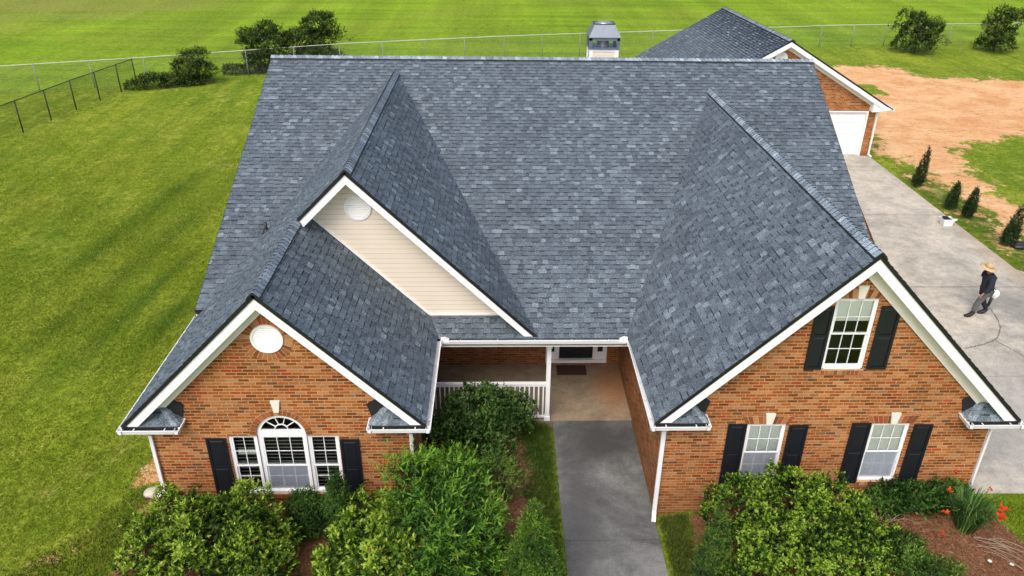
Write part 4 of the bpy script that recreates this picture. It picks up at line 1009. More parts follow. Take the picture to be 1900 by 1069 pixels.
def shrub(name, label, cat, base, blobs, ntw, per, leafL, leafW, pal, seed, group=None, up=.5, twigL=.16, stems=5, jitter=.20, mat='leaf', tipw=.5, inner=.30, part='foliage', lumpf=3.0, stem_name='stem', holes=.0, rc=0.0, cl=.16):
    """blobs: (cx,cy,cz,rx,ry,rz); pal: list of linear colours dark->light"""
    r = np.random.default_rng(seed); root = thing(name, label, cat, base, group)
    B = np.array(blobs, float); area = (B[:, 3]*B[:, 4]+B[:, 3]*B[:, 5]+B[:, 4]*B[:, 5]); pick = r.choice(len(B), ntw, p=area/area.sum())
    d = unit(r.normal(size=(ntw, 3))); d[:, 2] = np.where(d[:, 2] < -.35, -d[:, 2], d[:, 2]); d = unit(d)
    isin = r.random(ntw) < inner; rad = np.where(isin, r.uniform(.35, .85, ntw), r.uniform(.86, 1.04, ntw)); rad = np.where(r.random(ntw) < .035, r.uniform(1.04, 1.22, ntw), rad)
    P = B[pick, :3]+d*B[pick, 3:6]*rad[:, None]
    # drop twigs buried deep in other blobs
    lm = lump(P, lumpf, seed+1); P = P+d*(lm*jitter)[:, None]*B[pick, 3:6]
    keep = np.ones(ntw, bool); shade = np.zeros(ntw)
    if rc:
        # leaves gather in domed sprays: every twig joins one of the spray centres found above
        nc = max(12, int(ntw*cl/4)); ci = r.integers(0, nc, ntw); cP = P[:nc].copy(); cd = d[:nc].copy(); cr = rc*r.uniform(.6, 1.35, nc); cb = r.normal(size=nc)*.75
        cP += cd*(r.normal(size=(nc, 1))*rc*.45)
        o_ = unit(r.normal(size=(ntw, 3))); dt = (o_*cd[ci]).sum(1); o_ = np.where((dt < -.25)[:, None], -o_, o_); dt = (o_*unit(cd[ci]+np.array([0, 0, .6]))).sum(1)
        free = r.random(ntw) < .24
        P = np.where(free[:, None], P, cP[ci]+o_*(cr[ci]*r.uniform(.75, 1.0, ntw))[:, None]); d = np.where(free[:, None], d, unit(o_+cd[ci]*.5)); isin = isin & free
        shade = np.where(free, -.3, dt*1.0+cb[ci])  # spray tops lighter, fill between them darker: light and shade put into leaf colour
    for k in range(len(B)):
        q = (P-B[k, :3])/B[k, 3:6]; keep &= ~((np.linalg.norm(q, axis=1) < .72) & (pick != k) & (r.random(ntw) < .8))
    if holes: keep &= lump(P, lumpf*2.2, seed+9) > -1+holes
    P = P[keep]; d = d[keep]; lm = lm[keep]; isin = isin[keep]; shade = shade[keep]
    gz_ = hgt(P[:, 0], P[:, 1])+.03; ok = P[:, 2] > gz_; P = P[ok]; d = d[ok]; lm = lm[ok]; isin = isin[ok]; shade = shade[ok]; n = len(P)
    ax_ = unit(d*.7+np.array([0, 0, up])+r.normal(size=(n, 3))*.35)
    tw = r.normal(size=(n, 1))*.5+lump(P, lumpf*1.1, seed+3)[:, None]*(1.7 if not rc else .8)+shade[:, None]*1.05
    C = []; D = []; Nn = []; LL = []; WW = []; CC = []
    pal = np.array(pal, float); tl = r.uniform(.55, 1.45, (n, 1))
    for k in range(per):
        f = (k+.5)/per; an = k*2.4+r.uniform(0, 6.28, n)*0.3+r.random(n)*.0
        a = unit(np.cross(ax_, r.normal(size=(n, 3)))); bvec = np.cross(ax_, a)
        out = a*np.cos(an)[:, None]+bvec*np.sin(an)[:, None]
        dd = unit(out*(1.05-.55*f)+ax_*(.25+.75*f)+np.array([0, 0, -.05]))
        C.append(P+ax_*(f*twigL)*tl); D.append(dd); Nn.append(unit(ax_+out*-.3+r.normal(size=(n, 3))*.25))
        s = r.uniform(.5, 1.4, n)*(1.1-.3*f); LL.append(leafL*s); WW.append(leafW*s)
        t = np.clip(.37+.27*tw[:, 0]+.40*(f-.4)*tipw*2+r.normal(size=n)*.16-.20*isin, 0, 1)*(len(pal)-1)  # tips lighter as new growth; inner leaves darkened to paint in shade
        i0 = np.floor(t).astype(int).clip(0, len(pal)-2); fr_ = (t-i0)[:, None]; cc_ = pal[i0]*(1-fr_)+pal[i0+1]*fr_; dead = r.random(n) < .012; cc_[dead] = (.22, .12, .05); CC.append(cc_)
    leaf_mesh(part, M[mat], np.concatenate(C), np.concatenate(D), np.concatenate(Nn), np.concatenate(LL), np.concatenate(WW), np.concatenate(CC), root)
    s = MB(); bz = Vector(base)
    for k in range(stems*2):
        bb = B[r.integers(len(B))]; t = Vector((bb[0]+r.normal()*bb[3]*.35, bb[1]+r.normal()*bb[4]*.35, bb[2]+bb[5]*r.uniform(0, .6)))
        st = bz+Vector((r.normal()*.10, r.normal()*.10, -.05)); mid = st.lerp(t, .5)+Vector((r.normal()*.08, r.normal()*.08, .1))
        rr = .007+.007*min(2.0, float(bb[5])); s.tube([st, mid, t], [rr*1.8, rr*1.2, rr*.5], 6)
    s.build(stem_name, M['bark'], root, True)
    return root
DKG = [(.010, .028, .006), (.022, .060, .010), (.045, .110, .016), (.085, .175, .030)]
PIT = [(.008, .024, .005), (.026, .066, .008), (.075, .150, .014), (.18, .30, .026), (.36, .47, .06)]   # yellow-green new growth
HOL = [(.007, .021, .005), (.022, .058, .008), (.060, .132, .013), (.150, .270, .022), (.30, .43, .05)]
NAN = [(.009, .030, .006), (.030, .090, .012), (.080, .190, .020), (.18, .33, .035)]
ARB = [(.018, .045, .012), (.040, .092, .018), (.085, .165, .025), (.17, .25, .035)]

def cone_blobs(x, y, z0, z1, r0, n=9):
    out = []
    for k in range(n):
        t = k/(n-1); z = z0+(z1-z0)*(.06+.90*t); r_ = r0*(1-t)**.75*(.75+.25*min(1, t*5))+.03
        out.append((x, y, z, r_, r_, (z1-z0)/n*1.0))
    return out
# foundation planting --------------------------------------------------
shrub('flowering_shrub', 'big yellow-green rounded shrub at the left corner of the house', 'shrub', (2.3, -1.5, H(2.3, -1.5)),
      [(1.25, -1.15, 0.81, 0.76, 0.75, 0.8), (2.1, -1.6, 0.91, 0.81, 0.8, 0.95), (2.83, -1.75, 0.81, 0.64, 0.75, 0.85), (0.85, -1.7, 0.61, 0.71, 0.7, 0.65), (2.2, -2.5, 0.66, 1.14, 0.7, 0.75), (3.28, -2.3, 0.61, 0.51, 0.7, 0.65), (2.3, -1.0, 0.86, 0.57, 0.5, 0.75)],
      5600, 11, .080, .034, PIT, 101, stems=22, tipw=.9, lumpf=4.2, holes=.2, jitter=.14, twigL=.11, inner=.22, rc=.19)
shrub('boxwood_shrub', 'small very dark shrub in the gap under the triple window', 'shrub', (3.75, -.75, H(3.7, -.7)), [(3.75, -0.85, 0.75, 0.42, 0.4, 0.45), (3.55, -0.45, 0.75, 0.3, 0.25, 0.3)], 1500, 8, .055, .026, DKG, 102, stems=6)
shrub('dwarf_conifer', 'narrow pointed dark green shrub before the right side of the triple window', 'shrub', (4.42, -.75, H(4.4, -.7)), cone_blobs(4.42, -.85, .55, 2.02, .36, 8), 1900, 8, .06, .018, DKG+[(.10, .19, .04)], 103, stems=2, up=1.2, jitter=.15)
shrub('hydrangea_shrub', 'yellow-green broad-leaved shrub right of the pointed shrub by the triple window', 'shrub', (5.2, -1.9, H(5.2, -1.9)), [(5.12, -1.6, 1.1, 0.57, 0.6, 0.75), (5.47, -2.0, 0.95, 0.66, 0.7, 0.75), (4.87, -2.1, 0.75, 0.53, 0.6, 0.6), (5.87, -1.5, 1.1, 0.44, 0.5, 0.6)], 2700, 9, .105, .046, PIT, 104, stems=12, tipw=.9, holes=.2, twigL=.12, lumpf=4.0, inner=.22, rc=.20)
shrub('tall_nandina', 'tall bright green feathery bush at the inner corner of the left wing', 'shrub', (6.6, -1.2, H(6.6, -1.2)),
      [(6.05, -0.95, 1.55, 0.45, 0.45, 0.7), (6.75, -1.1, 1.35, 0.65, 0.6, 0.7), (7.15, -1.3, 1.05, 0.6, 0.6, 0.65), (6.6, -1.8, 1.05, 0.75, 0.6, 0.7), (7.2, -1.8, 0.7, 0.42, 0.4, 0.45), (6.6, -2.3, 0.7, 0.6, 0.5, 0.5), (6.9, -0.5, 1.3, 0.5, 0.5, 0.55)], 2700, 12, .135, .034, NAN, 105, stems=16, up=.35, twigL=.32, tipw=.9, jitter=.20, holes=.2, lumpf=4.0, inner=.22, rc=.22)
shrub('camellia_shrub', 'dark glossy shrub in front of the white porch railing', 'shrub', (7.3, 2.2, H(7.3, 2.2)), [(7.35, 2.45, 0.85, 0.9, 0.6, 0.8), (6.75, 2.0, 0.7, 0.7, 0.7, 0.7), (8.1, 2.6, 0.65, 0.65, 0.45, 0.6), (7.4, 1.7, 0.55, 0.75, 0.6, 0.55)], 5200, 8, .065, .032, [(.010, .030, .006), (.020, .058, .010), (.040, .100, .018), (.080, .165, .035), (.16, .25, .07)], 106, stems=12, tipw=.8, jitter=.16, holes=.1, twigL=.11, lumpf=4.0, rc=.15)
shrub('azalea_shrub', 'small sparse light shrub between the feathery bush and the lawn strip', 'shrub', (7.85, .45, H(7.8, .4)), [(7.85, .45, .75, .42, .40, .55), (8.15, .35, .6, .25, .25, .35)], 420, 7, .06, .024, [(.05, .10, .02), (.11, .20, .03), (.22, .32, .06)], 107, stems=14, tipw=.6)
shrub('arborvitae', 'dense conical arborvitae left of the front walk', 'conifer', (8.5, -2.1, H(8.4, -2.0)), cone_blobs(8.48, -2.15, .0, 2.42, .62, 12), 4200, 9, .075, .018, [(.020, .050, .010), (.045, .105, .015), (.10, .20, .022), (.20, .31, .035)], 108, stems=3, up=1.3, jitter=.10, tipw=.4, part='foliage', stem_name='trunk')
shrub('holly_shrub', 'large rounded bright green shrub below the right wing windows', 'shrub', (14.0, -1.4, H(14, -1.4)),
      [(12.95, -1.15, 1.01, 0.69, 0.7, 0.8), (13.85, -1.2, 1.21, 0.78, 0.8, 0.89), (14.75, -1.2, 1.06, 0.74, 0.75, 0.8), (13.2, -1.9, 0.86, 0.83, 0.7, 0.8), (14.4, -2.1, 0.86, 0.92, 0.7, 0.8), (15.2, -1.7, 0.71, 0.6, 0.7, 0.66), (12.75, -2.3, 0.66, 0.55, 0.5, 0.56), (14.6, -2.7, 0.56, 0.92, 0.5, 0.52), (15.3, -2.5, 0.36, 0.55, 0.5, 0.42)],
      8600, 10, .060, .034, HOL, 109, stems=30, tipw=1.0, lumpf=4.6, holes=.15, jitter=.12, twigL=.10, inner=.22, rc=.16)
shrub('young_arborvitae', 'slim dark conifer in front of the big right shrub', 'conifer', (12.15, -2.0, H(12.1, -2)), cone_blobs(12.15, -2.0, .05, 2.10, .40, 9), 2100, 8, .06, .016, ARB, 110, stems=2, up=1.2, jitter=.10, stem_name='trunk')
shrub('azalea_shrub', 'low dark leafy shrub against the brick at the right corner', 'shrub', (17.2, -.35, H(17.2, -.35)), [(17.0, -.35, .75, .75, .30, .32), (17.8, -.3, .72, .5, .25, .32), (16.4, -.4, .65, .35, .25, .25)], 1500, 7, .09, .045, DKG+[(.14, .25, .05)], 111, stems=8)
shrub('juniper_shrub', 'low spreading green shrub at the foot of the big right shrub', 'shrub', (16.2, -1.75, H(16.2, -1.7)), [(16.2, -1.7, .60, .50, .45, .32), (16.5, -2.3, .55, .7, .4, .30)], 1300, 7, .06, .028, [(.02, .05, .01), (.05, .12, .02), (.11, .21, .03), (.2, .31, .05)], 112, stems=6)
# far shrubs and trees --------------------------------------------------
FT = [(.010, .024, .006), (.024, .050, .010), (.045, .085, .014), (.085, .135, .022), (.17, .22, .04)]
def tree(name, label, x, y, top, w, seed, pal=FT, n=2600, cone=False, lean=0, leaf=.16, group=None, **kw):
    z = H(x, y); h = top-z; r = random.Random(seed); blobs = []
    if cone:
        for k in range(9):
            t = k/8; rr_ = w*(.95-.75*t)*(.75 if k == 0 else 1); blobs.append((x+lean*t+r.uniform(-.1, .1)*w, y+r.uniform(-.1, .1)*w, z+h*(.13+.80*t), rr_*.85, rr_*.85, h*.11))
    else:
        for k in range(19):
            a = r.uniform(0, 6.28); q = w*.52*math.sqrt(r.random()); zz = .12 if k < 5 else r.uniform(.15, .84)
            blobs.append((x+q*math.cos(a), y+q*math.sin(a), z+h*zz, w*.44*(1.2-.9*abs(zz-.42)), w*.42, h*.15))
    root = shrub(name, label, 'tree', (x, y, z), blobs, n, 7, leaf, leaf*.42, pal, seed, group=group, stems=0, twigL=.22, mat='leaf_dull', part='crown', stem_name='branch', lumpf=2.2, jitter=.5, holes=.25, tipw=.7, **kw)
    for c in list(root.children):
        if c.name.startswith('branch'): bpy.data.objects.remove(c)
    b = MB(); b.tube([(x, y, z-.1), (x+lean*.3, y, z+h*.35), (x+lean*.8, y, z+h*.8)], [.09, .06, .02], 7)
    for k in range(8):
        a = r.uniform(0, 6.28); t = r.uniform(.12, .6); p = Vector((x+lean*t, y, z+h*t)); q = p+Vector((math.cos(a)*w*.6, math.sin(a)*w*.6, h*.22)); b.tube([p, p.lerp(q, .5)+Vector((0, 0, .05)), q], [.035, .025, .01], 5)
    b.build('trunk', M['bark'], root, True); return root
tree('evergreen_tree', 'spiky dark green tree by the fence, nearer the garage', 41.45, 48.9, 4.35, 2.05, 201, cone=False, lean=-.3, n=2600, up=1.1)
tree('evergreen_tree', 'dark bushy tree by the fence at the top right corner', 48.4, 49.6, 4.15, 1.9, 202, cone=False, lean=-.2, n=2600, up=1.1)
tree('broadleaf_tree', 'lower of two trees merging at the back fence, farther from the roof ridge', -8.1, 41.2, 3.9, 2.3, 213, n=3300)
tree('broadleaf_tree', 'taller tree at the back fence just left of the house ridge', -5.5, 42.9, 4.25, 2.4, 214, n=4000)
tree('broadleaf_tree', 'round dark bush-like tree standing alone by the back fence', -12.1, 37.3, 2.95, 1.4, 205, n=2000, leaf=.12)
shrub('bramble', 'low weedy bramble where the black fence meets the grey one', 'shrub', (-13.9, 36.0, .5), [(-14.3, 36.1, .85, .9, .5, .55), (-13.2, 36.6, .8, .9, .5, .5), (-15.2, 35.9, .65, .7, .4, .35), (-12.4, 36.9, .65, .8, .4, .3)], 1100, 6, .13, .05, FT, 206, mat='leaf_dull', stems=3)
shrub('bramble', 'low weedy growth at the foot of the two merging trees', 'shrub', (-9.5, 40.0, .5), [(-10.2, 39.9, .75, .9, .4, .40), (-8.8, 40.3, .8, .9, .4, .45), (-7.4, 40.9, .8, .8, .4, .45)], 1000, 6, .13, .05, FT, 207, mat='leaf_dull', stems=3)
CYS = .74
CY = [('tallest of the four small cypresses, nearest the garage', 27.0, 19.4, 2.22, .30), ('stubby small cypress just beyond the white tub', 27.15, 16.8, 1.62, .27), ('small cypress right behind the white tub', 27.4, 15.9, 1.70, .28), ('slim leaning cypress beside the black bag', 27.5, 13.2, 2.08, .33)]
for i, (lb, x, y, zt, r0) in enumerate(CY):
    bl = [(a+.10*(c-.6), b_, c, e, f, g_) for a, b_, c, e, f, g_ in cone_blobs(x, y, .56, zt, r0*CYS, 8)]
    shrub('cypress', lb, 'conifer', (x, y, H(x, y)), bl, 900, 7, .07, .025, [(.008, .024, .008), (.016, .044, .012), (.030, .072, .018), (.05, .10, .028)], 300+i, group='small cypresses along the driveway', stems=2, up=1.3, jitter=.08, stem_name='trunk')

# red flowering lily clump, dry sticks, daisies ------------------------------
def blades(b, cx, cy, n, h0, h1, spread, w, seed, cols, z=None, lean=(0, 0)):
    r = random.Random(seed)
    for k in range(n):
        a = r.uniform(0, 6.28); q = r.uniform(0, .18); hh = r.uniform(h0, h1); sp = spread*r.uniform(.3, 1.0)
        x, y = cx+q*math.cos(a), cy+q*math.sin(a); zz = (z if z is not None else H(x, y))-.02
        dx, dy = math.cos(a)*sp+lean[0], math.sin(a)*sp+lean[1]; t = Vector((-dy, dx, 0)).normalized()*w*.5 if (dx or dy) else Vector((w*.5, 0, 0)); c = r.choice(cols)
        P = [Vector((x, y, zz)), Vector((x+dx*.30, y+dy*.30, zz+hh*.55)), Vector((x+dx*.65, y+dy*.65, zz+hh*.9)), Vector((x+dx, y+dy, zz+hh*r.uniform(.8, 1.0)))]
        b.poly([P[0]-t, P[0]+t, P[1]+t, P[1]-t], c); b.poly([P[1]-t, P[1]+t, P[2]+t*.7, P[2]-t*.7], c); b.poly([P[2]-t*.7, P[2]+t*.7, P[3]], c)
lx, ly = 17.95, -1.0
lily = thing('montbretia_clump', 'clump of long blades with red flowers at the right corner', 'flower', (lx, ly, H(lx, ly)))
b = MB(); blades(b, lx, ly, 330, .6, .95, .55, .024, 61, [(.045, .105, .02), (.08, .16, .035), (.12, .22, .05), (.03, .075, .02)], lean=(.12, .05)); b.build('leaf_blade', M['leaf_dull'], lily)
for k, (dx, dy, dz, s) in enumerate(((-.42, .25, .85, .9), (-.62, -.1, .6, 1.0), (-.72, -.35, .22, .8), (.42, -.30, .62, 1.8), (.56, -.18, .72, 1.6), (.62, .45, .72, .9), (-.05, .72, .95, 1.2))):
    b = MB(); r = random.Random(k); c0 = Vector((lx+dx, ly+dy, H(lx, ly)+dz))
    for j in range(9):
        a = r.uniform(0, 6.28); d = Vector((math.cos(a), math.sin(a), r.uniform(.0, .9))).normalized(); sd = d.cross(Vector((0, 0, 1))).normalized()*.022*s; p = c0+Vector((r.uniform(-.03, .03), r.uniform(-.03, .03), r.uniform(-.02, .03)))
        b.poly([p, p+d*.045*s+sd, p+d*.085*s, p+d*.045*s-sd], (.58, .040, .012) if j % 4 else (.62, .11, .03))
    f_ = b.build('flower_head', M['leaf_dull'], lily)
    b = MB(); b.tube([(lx+dx*.3, ly+dy*.3, H(lx, ly)), (lx+dx*.7, ly+dy*.7, H(lx, ly)+dz*.65), tuple(c0)], .006, 5, (.10, .17, .04)); b.build('stalk', M['leaf_dull'], lily)
def sticks(name, label, cx, cy, n, L, seed, ang, spread=.5, zz=.05, cat='twigs'):
    r = random.Random(seed); b = MB()
    for k in range(n):
        a = math.radians(ang)+r.gauss(0, spread); l = L*r.uniform(.4, 1.1); x = cx+r.uniform(-.25, .25); y = cy+r.uniform(-.2, .2)
        P = []
        for i in range(5):
            t = i/4; xx = x+math.cos(a)*l*t; yy = y+math.sin(a)*l*t; P.append((xx+r.uniform(-.02, .02), yy+r.uniform(-.02, .02), H(xx, yy)+zz+r.uniform(0, .06)+zz*1.5*math.sin(t*3)))
        b.tube(P, [.006, .005, .005, .004, .003], 5, cap=False)
    o = b.build(name, M['dry_stick'], None, True); tag(o, label, cat); return o
sticks('dead_branches', 'pale dead branches on the mulch near the brick wall', 16.3, -.75, 14, .6, 71, 60, .9, .08)
sticks('dry_stalks', 'fan of dry straw-coloured stalks below the red flowers', 18.15, -1.5, 18, .9, 72, -38, .20)
b = MB(); r = random.Random(9)
for k in range(3):
    x, y = ((17.95, -1.95), (18.35, -2.05), (18.8, -1.95))[k]; o = thing('daisy', ('white daisy farthest from the driveway of the three in the mulch', 'middle white daisy of the three in the mulch', 'white daisy nearest the driveway edge of the three in the mulch')[k], 'flower', (x, y, H(x, y)), 'white daisies in the mulch')
    b = MB(); z = H(x, y)+.09
    for j in range(10):
        a = j*.628; d = Vector((math.cos(a), math.sin(a), .1)); sdv = Vector((-d.y, d.x, 0))*.012; b.poly([Vector((x, y, z)), Vector((x, y, z))+d*.03+sdv, Vector((x, y, z))+d*.05, Vector((x, y, z))+d*.03-sdv], (.85, .85, .8))
    b.build('petals', M['leaf_dull'], o); b = MB(); b.tube([(x, y, z-.12), (x, y, z+.008)], .006, 5, (.08, .15, .03)); b.build('stalk', M['leaf_dull'], o)

# lawn blades (near lawn) and rough grass --------------------------------
def in_poly(x, y, P): return poly_sdf(x, y, P) < 0
def grass_patch(name, label, P, n, h, w, cols, seed, lean=.5):
    r = np.random.default_rng(seed); P_ = np.array(P); x = r.uniform(P_[:, 0].min(), P_[:, 0].max(), n*3); y = r.uniform(P_[:, 1].min(), P_[:, 1].max(), n*3)
    k = in_poly(x, y, P) & (r.random(n*3) < np.clip((34-y)/26, 0, 1)) & (r.random(n*3) < np.clip(-poly_sdf(x, y, P)/.25, 0, 1)); x = x[k][:n]; y = y[k][:n]; n = len(x); z = hgt(x, y)
    a = r.uniform(0, 6.28, n); d = np.stack([np.cos(a)*lean, np.sin(a)*lean, np.ones(n)], 1)*1.0; d[:, :2] *= r.uniform(.2, 1.4, (n, 1)); d = unit(d)
    nn = unit(np.stack([np.sin(a), -np.cos(a), r.uniform(-.3, .3, n)], 1)+r.normal(size=(n, 3))*.3)
    cols = np.array(cols); pn = lump(np.stack([x, y, z], 1), 1.3, seed)*.25+.5+r.normal(size=n)*.2; t = pn.clip(0, 1)*(len(cols)-1); i0 = np.floor(t).astype(int).clip(0, len(cols)-2); f = (t-i0)[:, None]
    o = leaf_mesh(name, M['leaf_dull'], np.stack([x, y, z-.005], 1), d, nn, h*r.uniform(.5, 1.3, n), np.full(n, w), cols[i0]*(1-f)+cols[i0+1]*f, None, fold=.1)
    tag(o, label, 'grass', kind='stuff')
GR = [(.10, .155, .010), (.165, .230, .015), (.25, .295, .025), (.40, .39, .09)]
grass_patch('grass', 'short lawn grass left of the house', [(-17, 34), (-17, 20), (-26, 6), (-26, -6), (.3, -3), (.0, .4), (-.3, 12), (-.3, 34)], 300000, .07, .022, GR, 401, 1.6)
grass_patch('grass', 'rough grass beside the front walk', [(8.35, -4), (9.22, -4), (9.22, 3.35), (8.2, 3.35), (8.7, 1.5), (8.3, .6), (8.75, -.6)], 9000, .12, .018, [(.025, .060, .010), (.050, .100, .014), (.09, .145, .020), (.20, .20, .06)], 402)
grass_patch('grass', 'grass strip between the front walk and the big right shrub', [(11.41, -4), (12.6, -4), (12.3, -1.9), (12.0, -.7), (12.2, -.02), (11.45, -.05)], 10000, .13, .018, [(.028, .060, .010), (.055, .10, .014), (.10, .14, .022), (.22, .20, .06)], 403)
grass_patch('grass', 'darker weedy grass at the edge of the left shrub bed', [(-2.9, -4), (-1.9, -2.0), (-.9, -1.0), (-.3, .3), (.25, .1), (.2, -4)], 4500, .11, .02, [(.05, .085, .010), (.09, .14, .015), (.17, .20, .03), (.34, .28, .09)], 405)
grass_patch('grass', 'bright grass at the right corner by the driveway', [(18.7, -.05), (26, -.05), (26, -4), (19.6, -4), (19.2, -2), (18.8, -.9)], 16000, .12, .022, [(.10, .18, .015), (.18, .28, .02), (.26, .36, .03)], 404)

def straw(name, label, P, n, seed):
    r = np.random.default_rng(seed); P_ = np.array(P); x = r.uniform(P_[:, 0].min(), P_[:, 0].max(), n*2); y = r.uniform(P_[:, 1].min(), P_[:, 1].max(), n*2)
    k = in_poly(x, y, P); x = x[k][:n]; y = y[k][:n]; n = len(x); z = hgt(x, y)+r.uniform(.004, .03, n)
    a = r.uniform(0, 6.28, n); d = unit(np.stack([np.cos(a), np.sin(a), r.uniform(-.12, .25, n)], 1)); nn = unit(np.stack([np.zeros(n), np.zeros(n), np.ones(n)], 1)+r.normal(size=(n, 3))*.3)
    cols = np.array([(.10, .035, .018), (.24, .105, .05), (.40, .22, .12), (.52, .36, .22)])[r.choice(4, n, p=[.35, .35, .2, .1])]
    o = leaf_mesh(name, M['leaf_dull'], np.stack([x, y, z], 1), d, nn, r.uniform(.06, .17, n), np.full(n, .007), cols, None, fold=.0)
    tag(o, label, 'pine straw', kind='stuff')
straw('pine_straw', 'brown pine straw mulch left of the front walk', [(.3, 0), (.3, -2.8), (9.0, -2.8), (8.6, 1.6), (8.3, 3.3), (6, 3.3), (6, 0)], 16000, 411)
straw('pine_straw', 'brown pine straw mulch in front of the right wing', [(12.3, 0), (12.1, -2.8), (19.5, -2.8), (18.9, -.9), (18.4, 0)], 16000, 412)
# stone, tub, bag ---------------------------------------------------------
def rock(name, label, cx, cy, rx, ry, rz, seed, mat, cat):
    import bmesh
    bm = bmesh.new(); bmesh.ops.create_icosphere(bm, subdivisions=3, radius=1); r = random.Random(seed); w = [Vector((r.gauss(0, 1), r.gauss(0, 1), r.gauss(0, 1))) for _ in range(5)]
    for v in bm.verts:
        s = 1+sum(math.sin(v.co.dot(q)*2.2) for q in w)*.05; v.co = Vector((v.co.x*rx*s, v.co.y*ry*s, v.co.z*rz*s))
    me = bpy.data.meshes.new(name); bm.to_mesh(me); bm.free(); me.materials.append(mat); me.polygons.foreach_set('use_smooth', [True]*len(me.polygons))
    o = bpy.data.objects.new(name, me); COL.objects.link(o); o.location = (cx, cy, H(cx, cy)+rz*.5); tag(o, label, cat); return o
rock('stone', 'pale flat stone at the foot of the left corner downspout', .14, -.06, .20, .15, .10, 3, simple('limestone', (.50, .46, .38), .9, .15, 8, .3), 'stone')
bag = rock('black_bag', 'crumpled black bag on the ground beside the leaning cypress', 27.95, 13.05, .42, .25, .16, 8, M['black'], 'bag')
t = thing('plastic_tub', 'white plastic tub with dark lid lying on the driveway edge', 'tub', (26.1, 15.1, .55))
b = MB()
X0, X1, Y0, Y1 = 25.85, 26.30, 14.9, 15.25
b.prism([(X0+.05, Y0+.03, .556), (X1-.03, Y0+.03, .556), (X1-.03, Y1-.03, .556), (X0+.05, Y1-.03, .556)], (0, 0, .02))
lo = [(X0+.05, Y0+.03), (X1-.05, Y0+.03), (X1-.05, Y1-.03), (X0+.05, Y1-.03)]; hi = [(X0, Y0), (X1, Y0), (X1, Y1), (X0, Y1)]
for k in range(4):
    j = (k+1) % 4; b.prism([(lo[k][0], lo[k][1], .57), (lo[j][0], lo[j][1], .57), (hi[j][0], hi[j][1], .84), (hi[k][0], hi[k][1], .84)], (0, .0, .012) if 0 else (.0, .0, .01))
b.prism([(X1, Y0+.05, .74), (X1+.16, Y0+.10, .80), (X1, Y1-.05, .74)], (0, 0, .05)); b.box(X0-.02, X1+.02, Y0-.02, Y0+.012, .82, .855); b.box(X0-.02, X1+.02, Y1-.012, Y1+.02, .82, .855)
b.build('tub_shell', M['white_vinyl'], t, bevel=.01)
b = MB(); b.prism([(X0+.03, Y0+.03, .83), (X1-.10, Y0+.03, .83), (X1-.18, Y1-.03, .87), (X0+.06, Y1-.03, .87)], (0, 0, .02)); b.build('lid', M['black'], t, bevel=.006)

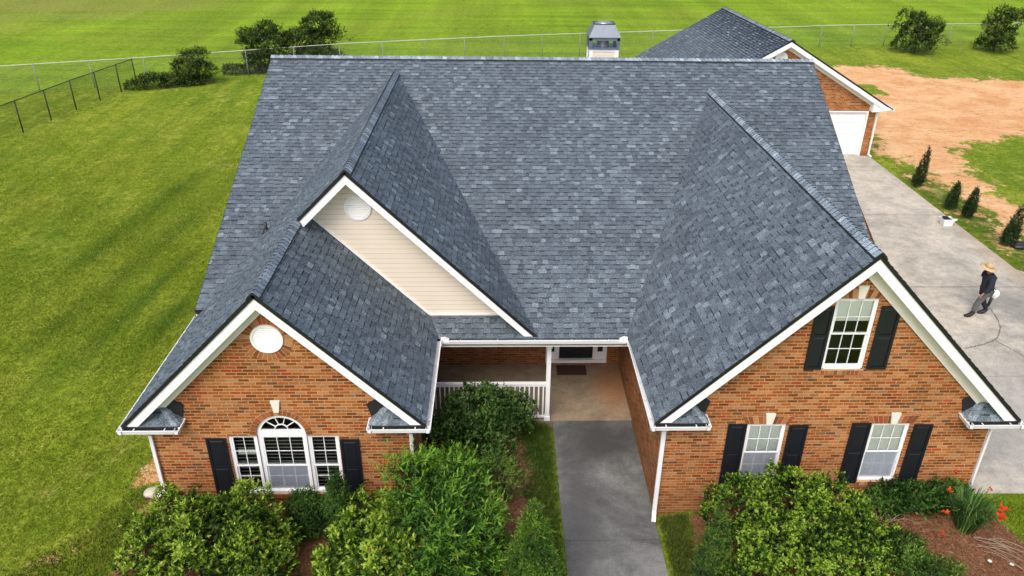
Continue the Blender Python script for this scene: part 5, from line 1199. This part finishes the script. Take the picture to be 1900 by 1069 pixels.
# ------------------------------------------------------------------ person
def skin_obj(name, verts, edges, radii, mat, parent, root=0, sub=2):
    off = Vector((0, 0, 0)); q = parent
    while q is not None: off += q.location; q = q.parent
    me = bpy.data.meshes.new(name); me.from_pydata([tuple(Vector(v)-off) for v in verts], edges, []); me.update()
    o = bpy.data.objects.new(name, me); COL.objects.link(o); o.parent = parent
    md = o.modifiers.new('skin', 'SKIN'); md.use_smooth_shade = True
    sv = me.skin_vertices[0].data if me.skin_vertices else None
    if sv is None:
        return o
    for i, r_ in enumerate(radii):
        sv[i].radius = (r_ if hasattr(r_, '__len__') else (r_, r_)); sv[i].use_root = (i == root)
    sb = o.modifiers.new('sub', 'SUBSURF'); sb.levels = sub; sb.render_levels = sub
    me.materials.append(mat); return o
def make_person():
    bx, by, bz = 23.35, 8.0, .55
    pr = thing('person', 'person in dark jacket and wide straw hat walking with a leaf blower', 'person', (bx, by, bz))
    skin = simple('skin', (.32, .16, .09), .6, .1, 10); navy = simple('navy_jacket', (.010, .014, .028), .85, .3, 12, .3)
    m = NT('trousers'); p = m.pos(); sp = m.n('SeparateXYZ'); m.l(p, sp.inputs[0]); nn = m.noise(p, 9, 4, .6)
    c = m.mix(m.math('LESS_THAN', m.math('ADD', sp.outputs[1], m.math('MULTIPLY', m.math('SUBTRACT', nn, .5), .12)), 7.93), (.010, .010, .012), (.13, .135, .12)); m.base(m.mix(m.math('MULTIPLY', nn, .5), c, (.02, .02, .022))); m.rough(.9); pants = m.m
    boot = simple('black_boot', (.012, .010, .009), .6, .2, 12); straw = simple('straw', (.56, .40, .21), .85, .25, 60, .3)
    # joints, walker faces -x; left side is towards the camera (-y)
    pel = (23.42, 8.0, 1.47); wa = (23.40, 8.0, 1.66); ch = (23.37, 8.0, 1.88); uc = (23.34, 8.0, 2.02); nk = (23.31, 8.0, 2.10); hd = (23.27, 8.0, 2.22); ht = (23.26, 8.0, 2.30)
    shL = (23.34, 7.80, 2.00); elL = (23.27, 7.68, 1.70); wrL = (23.10, 7.70, 1.48); haL = (23.06, 7.70, 1.42)
    shR = (23.38, 8.20, 2.00); elR = (23.56, 8.28, 1.74); wrR = (23.72, 8.22, 1.50); haR = (23.75, 8.20, 1.43)
    hiL = (23.41, 7.91, 1.42); knL = (23.17, 7.90, 1.05); anL = (23.12, 7.90, .68); fL = (23.00, 7.89, .60); tL = (22.86, 7.88, .59)
    hiR = (23.43, 8.09, 1.42); knR = (23.46, 8.10, 1.04); anR = (23.68, 8.09, .69); fR = (23.60, 8.09, .60); tR = (23.46, 8.09, .59)
    V = [pel, wa, ch, uc, nk, hd, ht, shL, elL, wrL, haL, shR, elR, wrR, haR, hiL, knL, anL, fL, tL, hiR, knR, anR, fR, tR]
    E = [(0, 1), (1, 2), (2, 3), (3, 4), (4, 5), (5, 6), (3, 7), (7, 8), (8, 9), (9, 10), (3, 11), (11, 12), (12, 13), (13, 14), (0, 15), (15, 16), (16, 17), (17, 18), (18, 19), (0, 20), (20, 21), (21, 22), (22, 23), (23, 24)]
    R_ = [.10, .09, .10, .08, .05, .085, .07, .045, .035, .026, .030, .045, .035, .026, .030, .075, .055, .035, .035, .03, .085, .055, .035, .035, .03]
    # fingers
    for wr, ha, s in ((9, 10, -1), (13, 14, 1)):
        h = Vector(V[ha]); base_i = ha
        for k in range(5):
            if k < 4:
                o0 = h+Vector((-.012+.016*k-.012, s*.01, -.02)); ln = (.035, .042, .040, .030)[k]; P = [o0, o0+Vector((-.006, 0, -ln)), o0+Vector((-.012, -s*.016, -ln*1.7))]
            else: o0 = h+Vector((-.022, -s*.008, .0)); P = [o0, o0+Vector((-.022, -s*.01, -.022)), o0+Vector((-.028, -s*.012, -.045))]
            i = len(V); V += [tuple(q) for q in P]; E += [(base_i, i), (i, i+1), (i+1, i+2)]; R_ += [.009, .0085, .007]
    body = skin_obj('body', V, E, R_, skin, pr, 0, 2)
    # clothes follow the same joints
    jb = (23.43, 8.0, 1.36)
    JV = [jb, wa, ch, uc, (23.32, 8, 2.08), shL, elL, (23.13, 7.70, 1.52), shR, elR, (23.69, 8.23, 1.54)]
    JE = [(0, 1), (1, 2), (2, 3), (3, 4), (3, 5), (5, 6), (6, 7), (3, 8), (8, 9), (9, 10)]
    skin_obj('jacket', JV, JE, [(.20, .24), (.18, .215), (.19, .22), (.15, .18), .085, .115, .095, .062, .115, .095, .062], navy, pr, 1, 2)
    TV = [(23.42, 8.0, 1.45), hiL, knL, (23.12, 7.90, .72), hiR, knR, (23.66, 8.09, .73)]
    skin_obj('trousers', TV, [(0, 1), (1, 2), (2, 3), (0, 4), (4, 5), (5, 6)], [.15, .125, .098, .080, .125, .098, .080], pants, pr, 0, 2)
    skin_obj('boot', [(23.13, 7.90, .74), (23.12, 7.90, .625), (23.00, 7.89, .60), (22.85, 7.88, .592)], [(0, 1), (1, 2), (2, 3)], [.075, .078, .070, .055], boot, pr, 1, 2)
    skin_obj('boot', [(23.67, 8.09, .74), (23.66, 8.09, .625), (23.54, 8.09, .60), (23.40, 8.09, .592)], [(0, 1), (1, 2), (2, 3)], [.075, .078, .070, .055], boot, pr, 1, 2)
    b = MB(); rot = Matrix.Rotation(math.radians(12), 3, 'Y') @ Matrix.Rotation(math.radians(8), 3, 'X')
    b.lathe((23.24, 8.0, 2.30), [(.255, -.035), (.255, -.027), (.20, -.004), (.125, .012), (.118, .06), (.108, .115), (.085, .145), (.04, .14), (0, .13)], 28, mat=rot); b.lathe((23.24, 8.0, 2.30), [(.255, -.035), (.19, -.012), (.11, .0), (0, .02)], 28, mat=rot)
    hat = b.build('straw_hat', straw, pr, True)
    b = MB(); b.lathe((23.24, 8.0, 2.30), [(.127, .014), (.124, .040)], 28, mat=rot); b.build('hat_band', simple('hat_band', (.20, .11, .05), .8), hat, True)
    # face features (mostly hidden under the brim)
    b = MB(); b.lathe((23.185, 8.0, 2.20), [(0, -.02), (.014, -.012), (.012, .01), (0, .025)], 8); b.build('nose', skin, pr, True)
    for s in (-1, 1):
        b = MB(); b.lathe((23.195, 8+s*.03, 2.235), [(0, -.011), (.010, -.005), (.010, .005), (0, .011)], 8); b.build('eye', M['black'], pr, True)
        b = MB(); b.lathe((23.275, 8+s*.087, 2.215), [(0, -.03), (.012, -.02), (.014, .01), (0, .03)], 8); b.build('ear', skin, pr, True)
    b = MB(); b.box(23.186, 23.19, 7.975, 8.025, 2.165, 2.172); b.build('mouth', simple('lips', (.25, .09, .07), .6), pr)
    # blower
    bl = thing('leaf_blower', 'white handheld leaf blower with black nozzle carried by the walker', 'leaf blower', (23.8, 8.17, 1.25))
    wv = simple('blower_plastic', (.75, .77, .78), .35, .05, 12)
    b = MB()
    for k, (z0, z1, r0, r1) in enumerate(((1.12, 1.20, .10, .13), (1.205, 1.26, .135, .14), (1.265, 1.33, .14, .12), (1.335, 1.37, .11, .07))): b.lathe((23.84, 8.16, 0), [(0, z0), (r0, z0), (r1, z1), (0, z1)], 18)
    b.tube([(23.76, 8.16, 1.16), (23.70, 8.16, 1.22), (23.70, 8.16, 1.30), (23.78, 8.16, 1.33)], .035, 8)
    b.build('motor_housing', wv, bl, bevel=.008)
    b = MB(); b.tube([(23.70, 8.19, 1.38), (23.76, 8.20, 1.42), (23.82, 8.19, 1.40), (23.85, 8.17, 1.34)], .014, 8); b.build('handle', M['black'], bl, True)
    b = MB(); b.tube([(23.78, 8.15, 1.14), (23.73, 8.12, .95), (23.70, 8.10, .82)], [.05, .045, .04], 12); b.build('nozzle', M['black'], bl, True)
make_person()
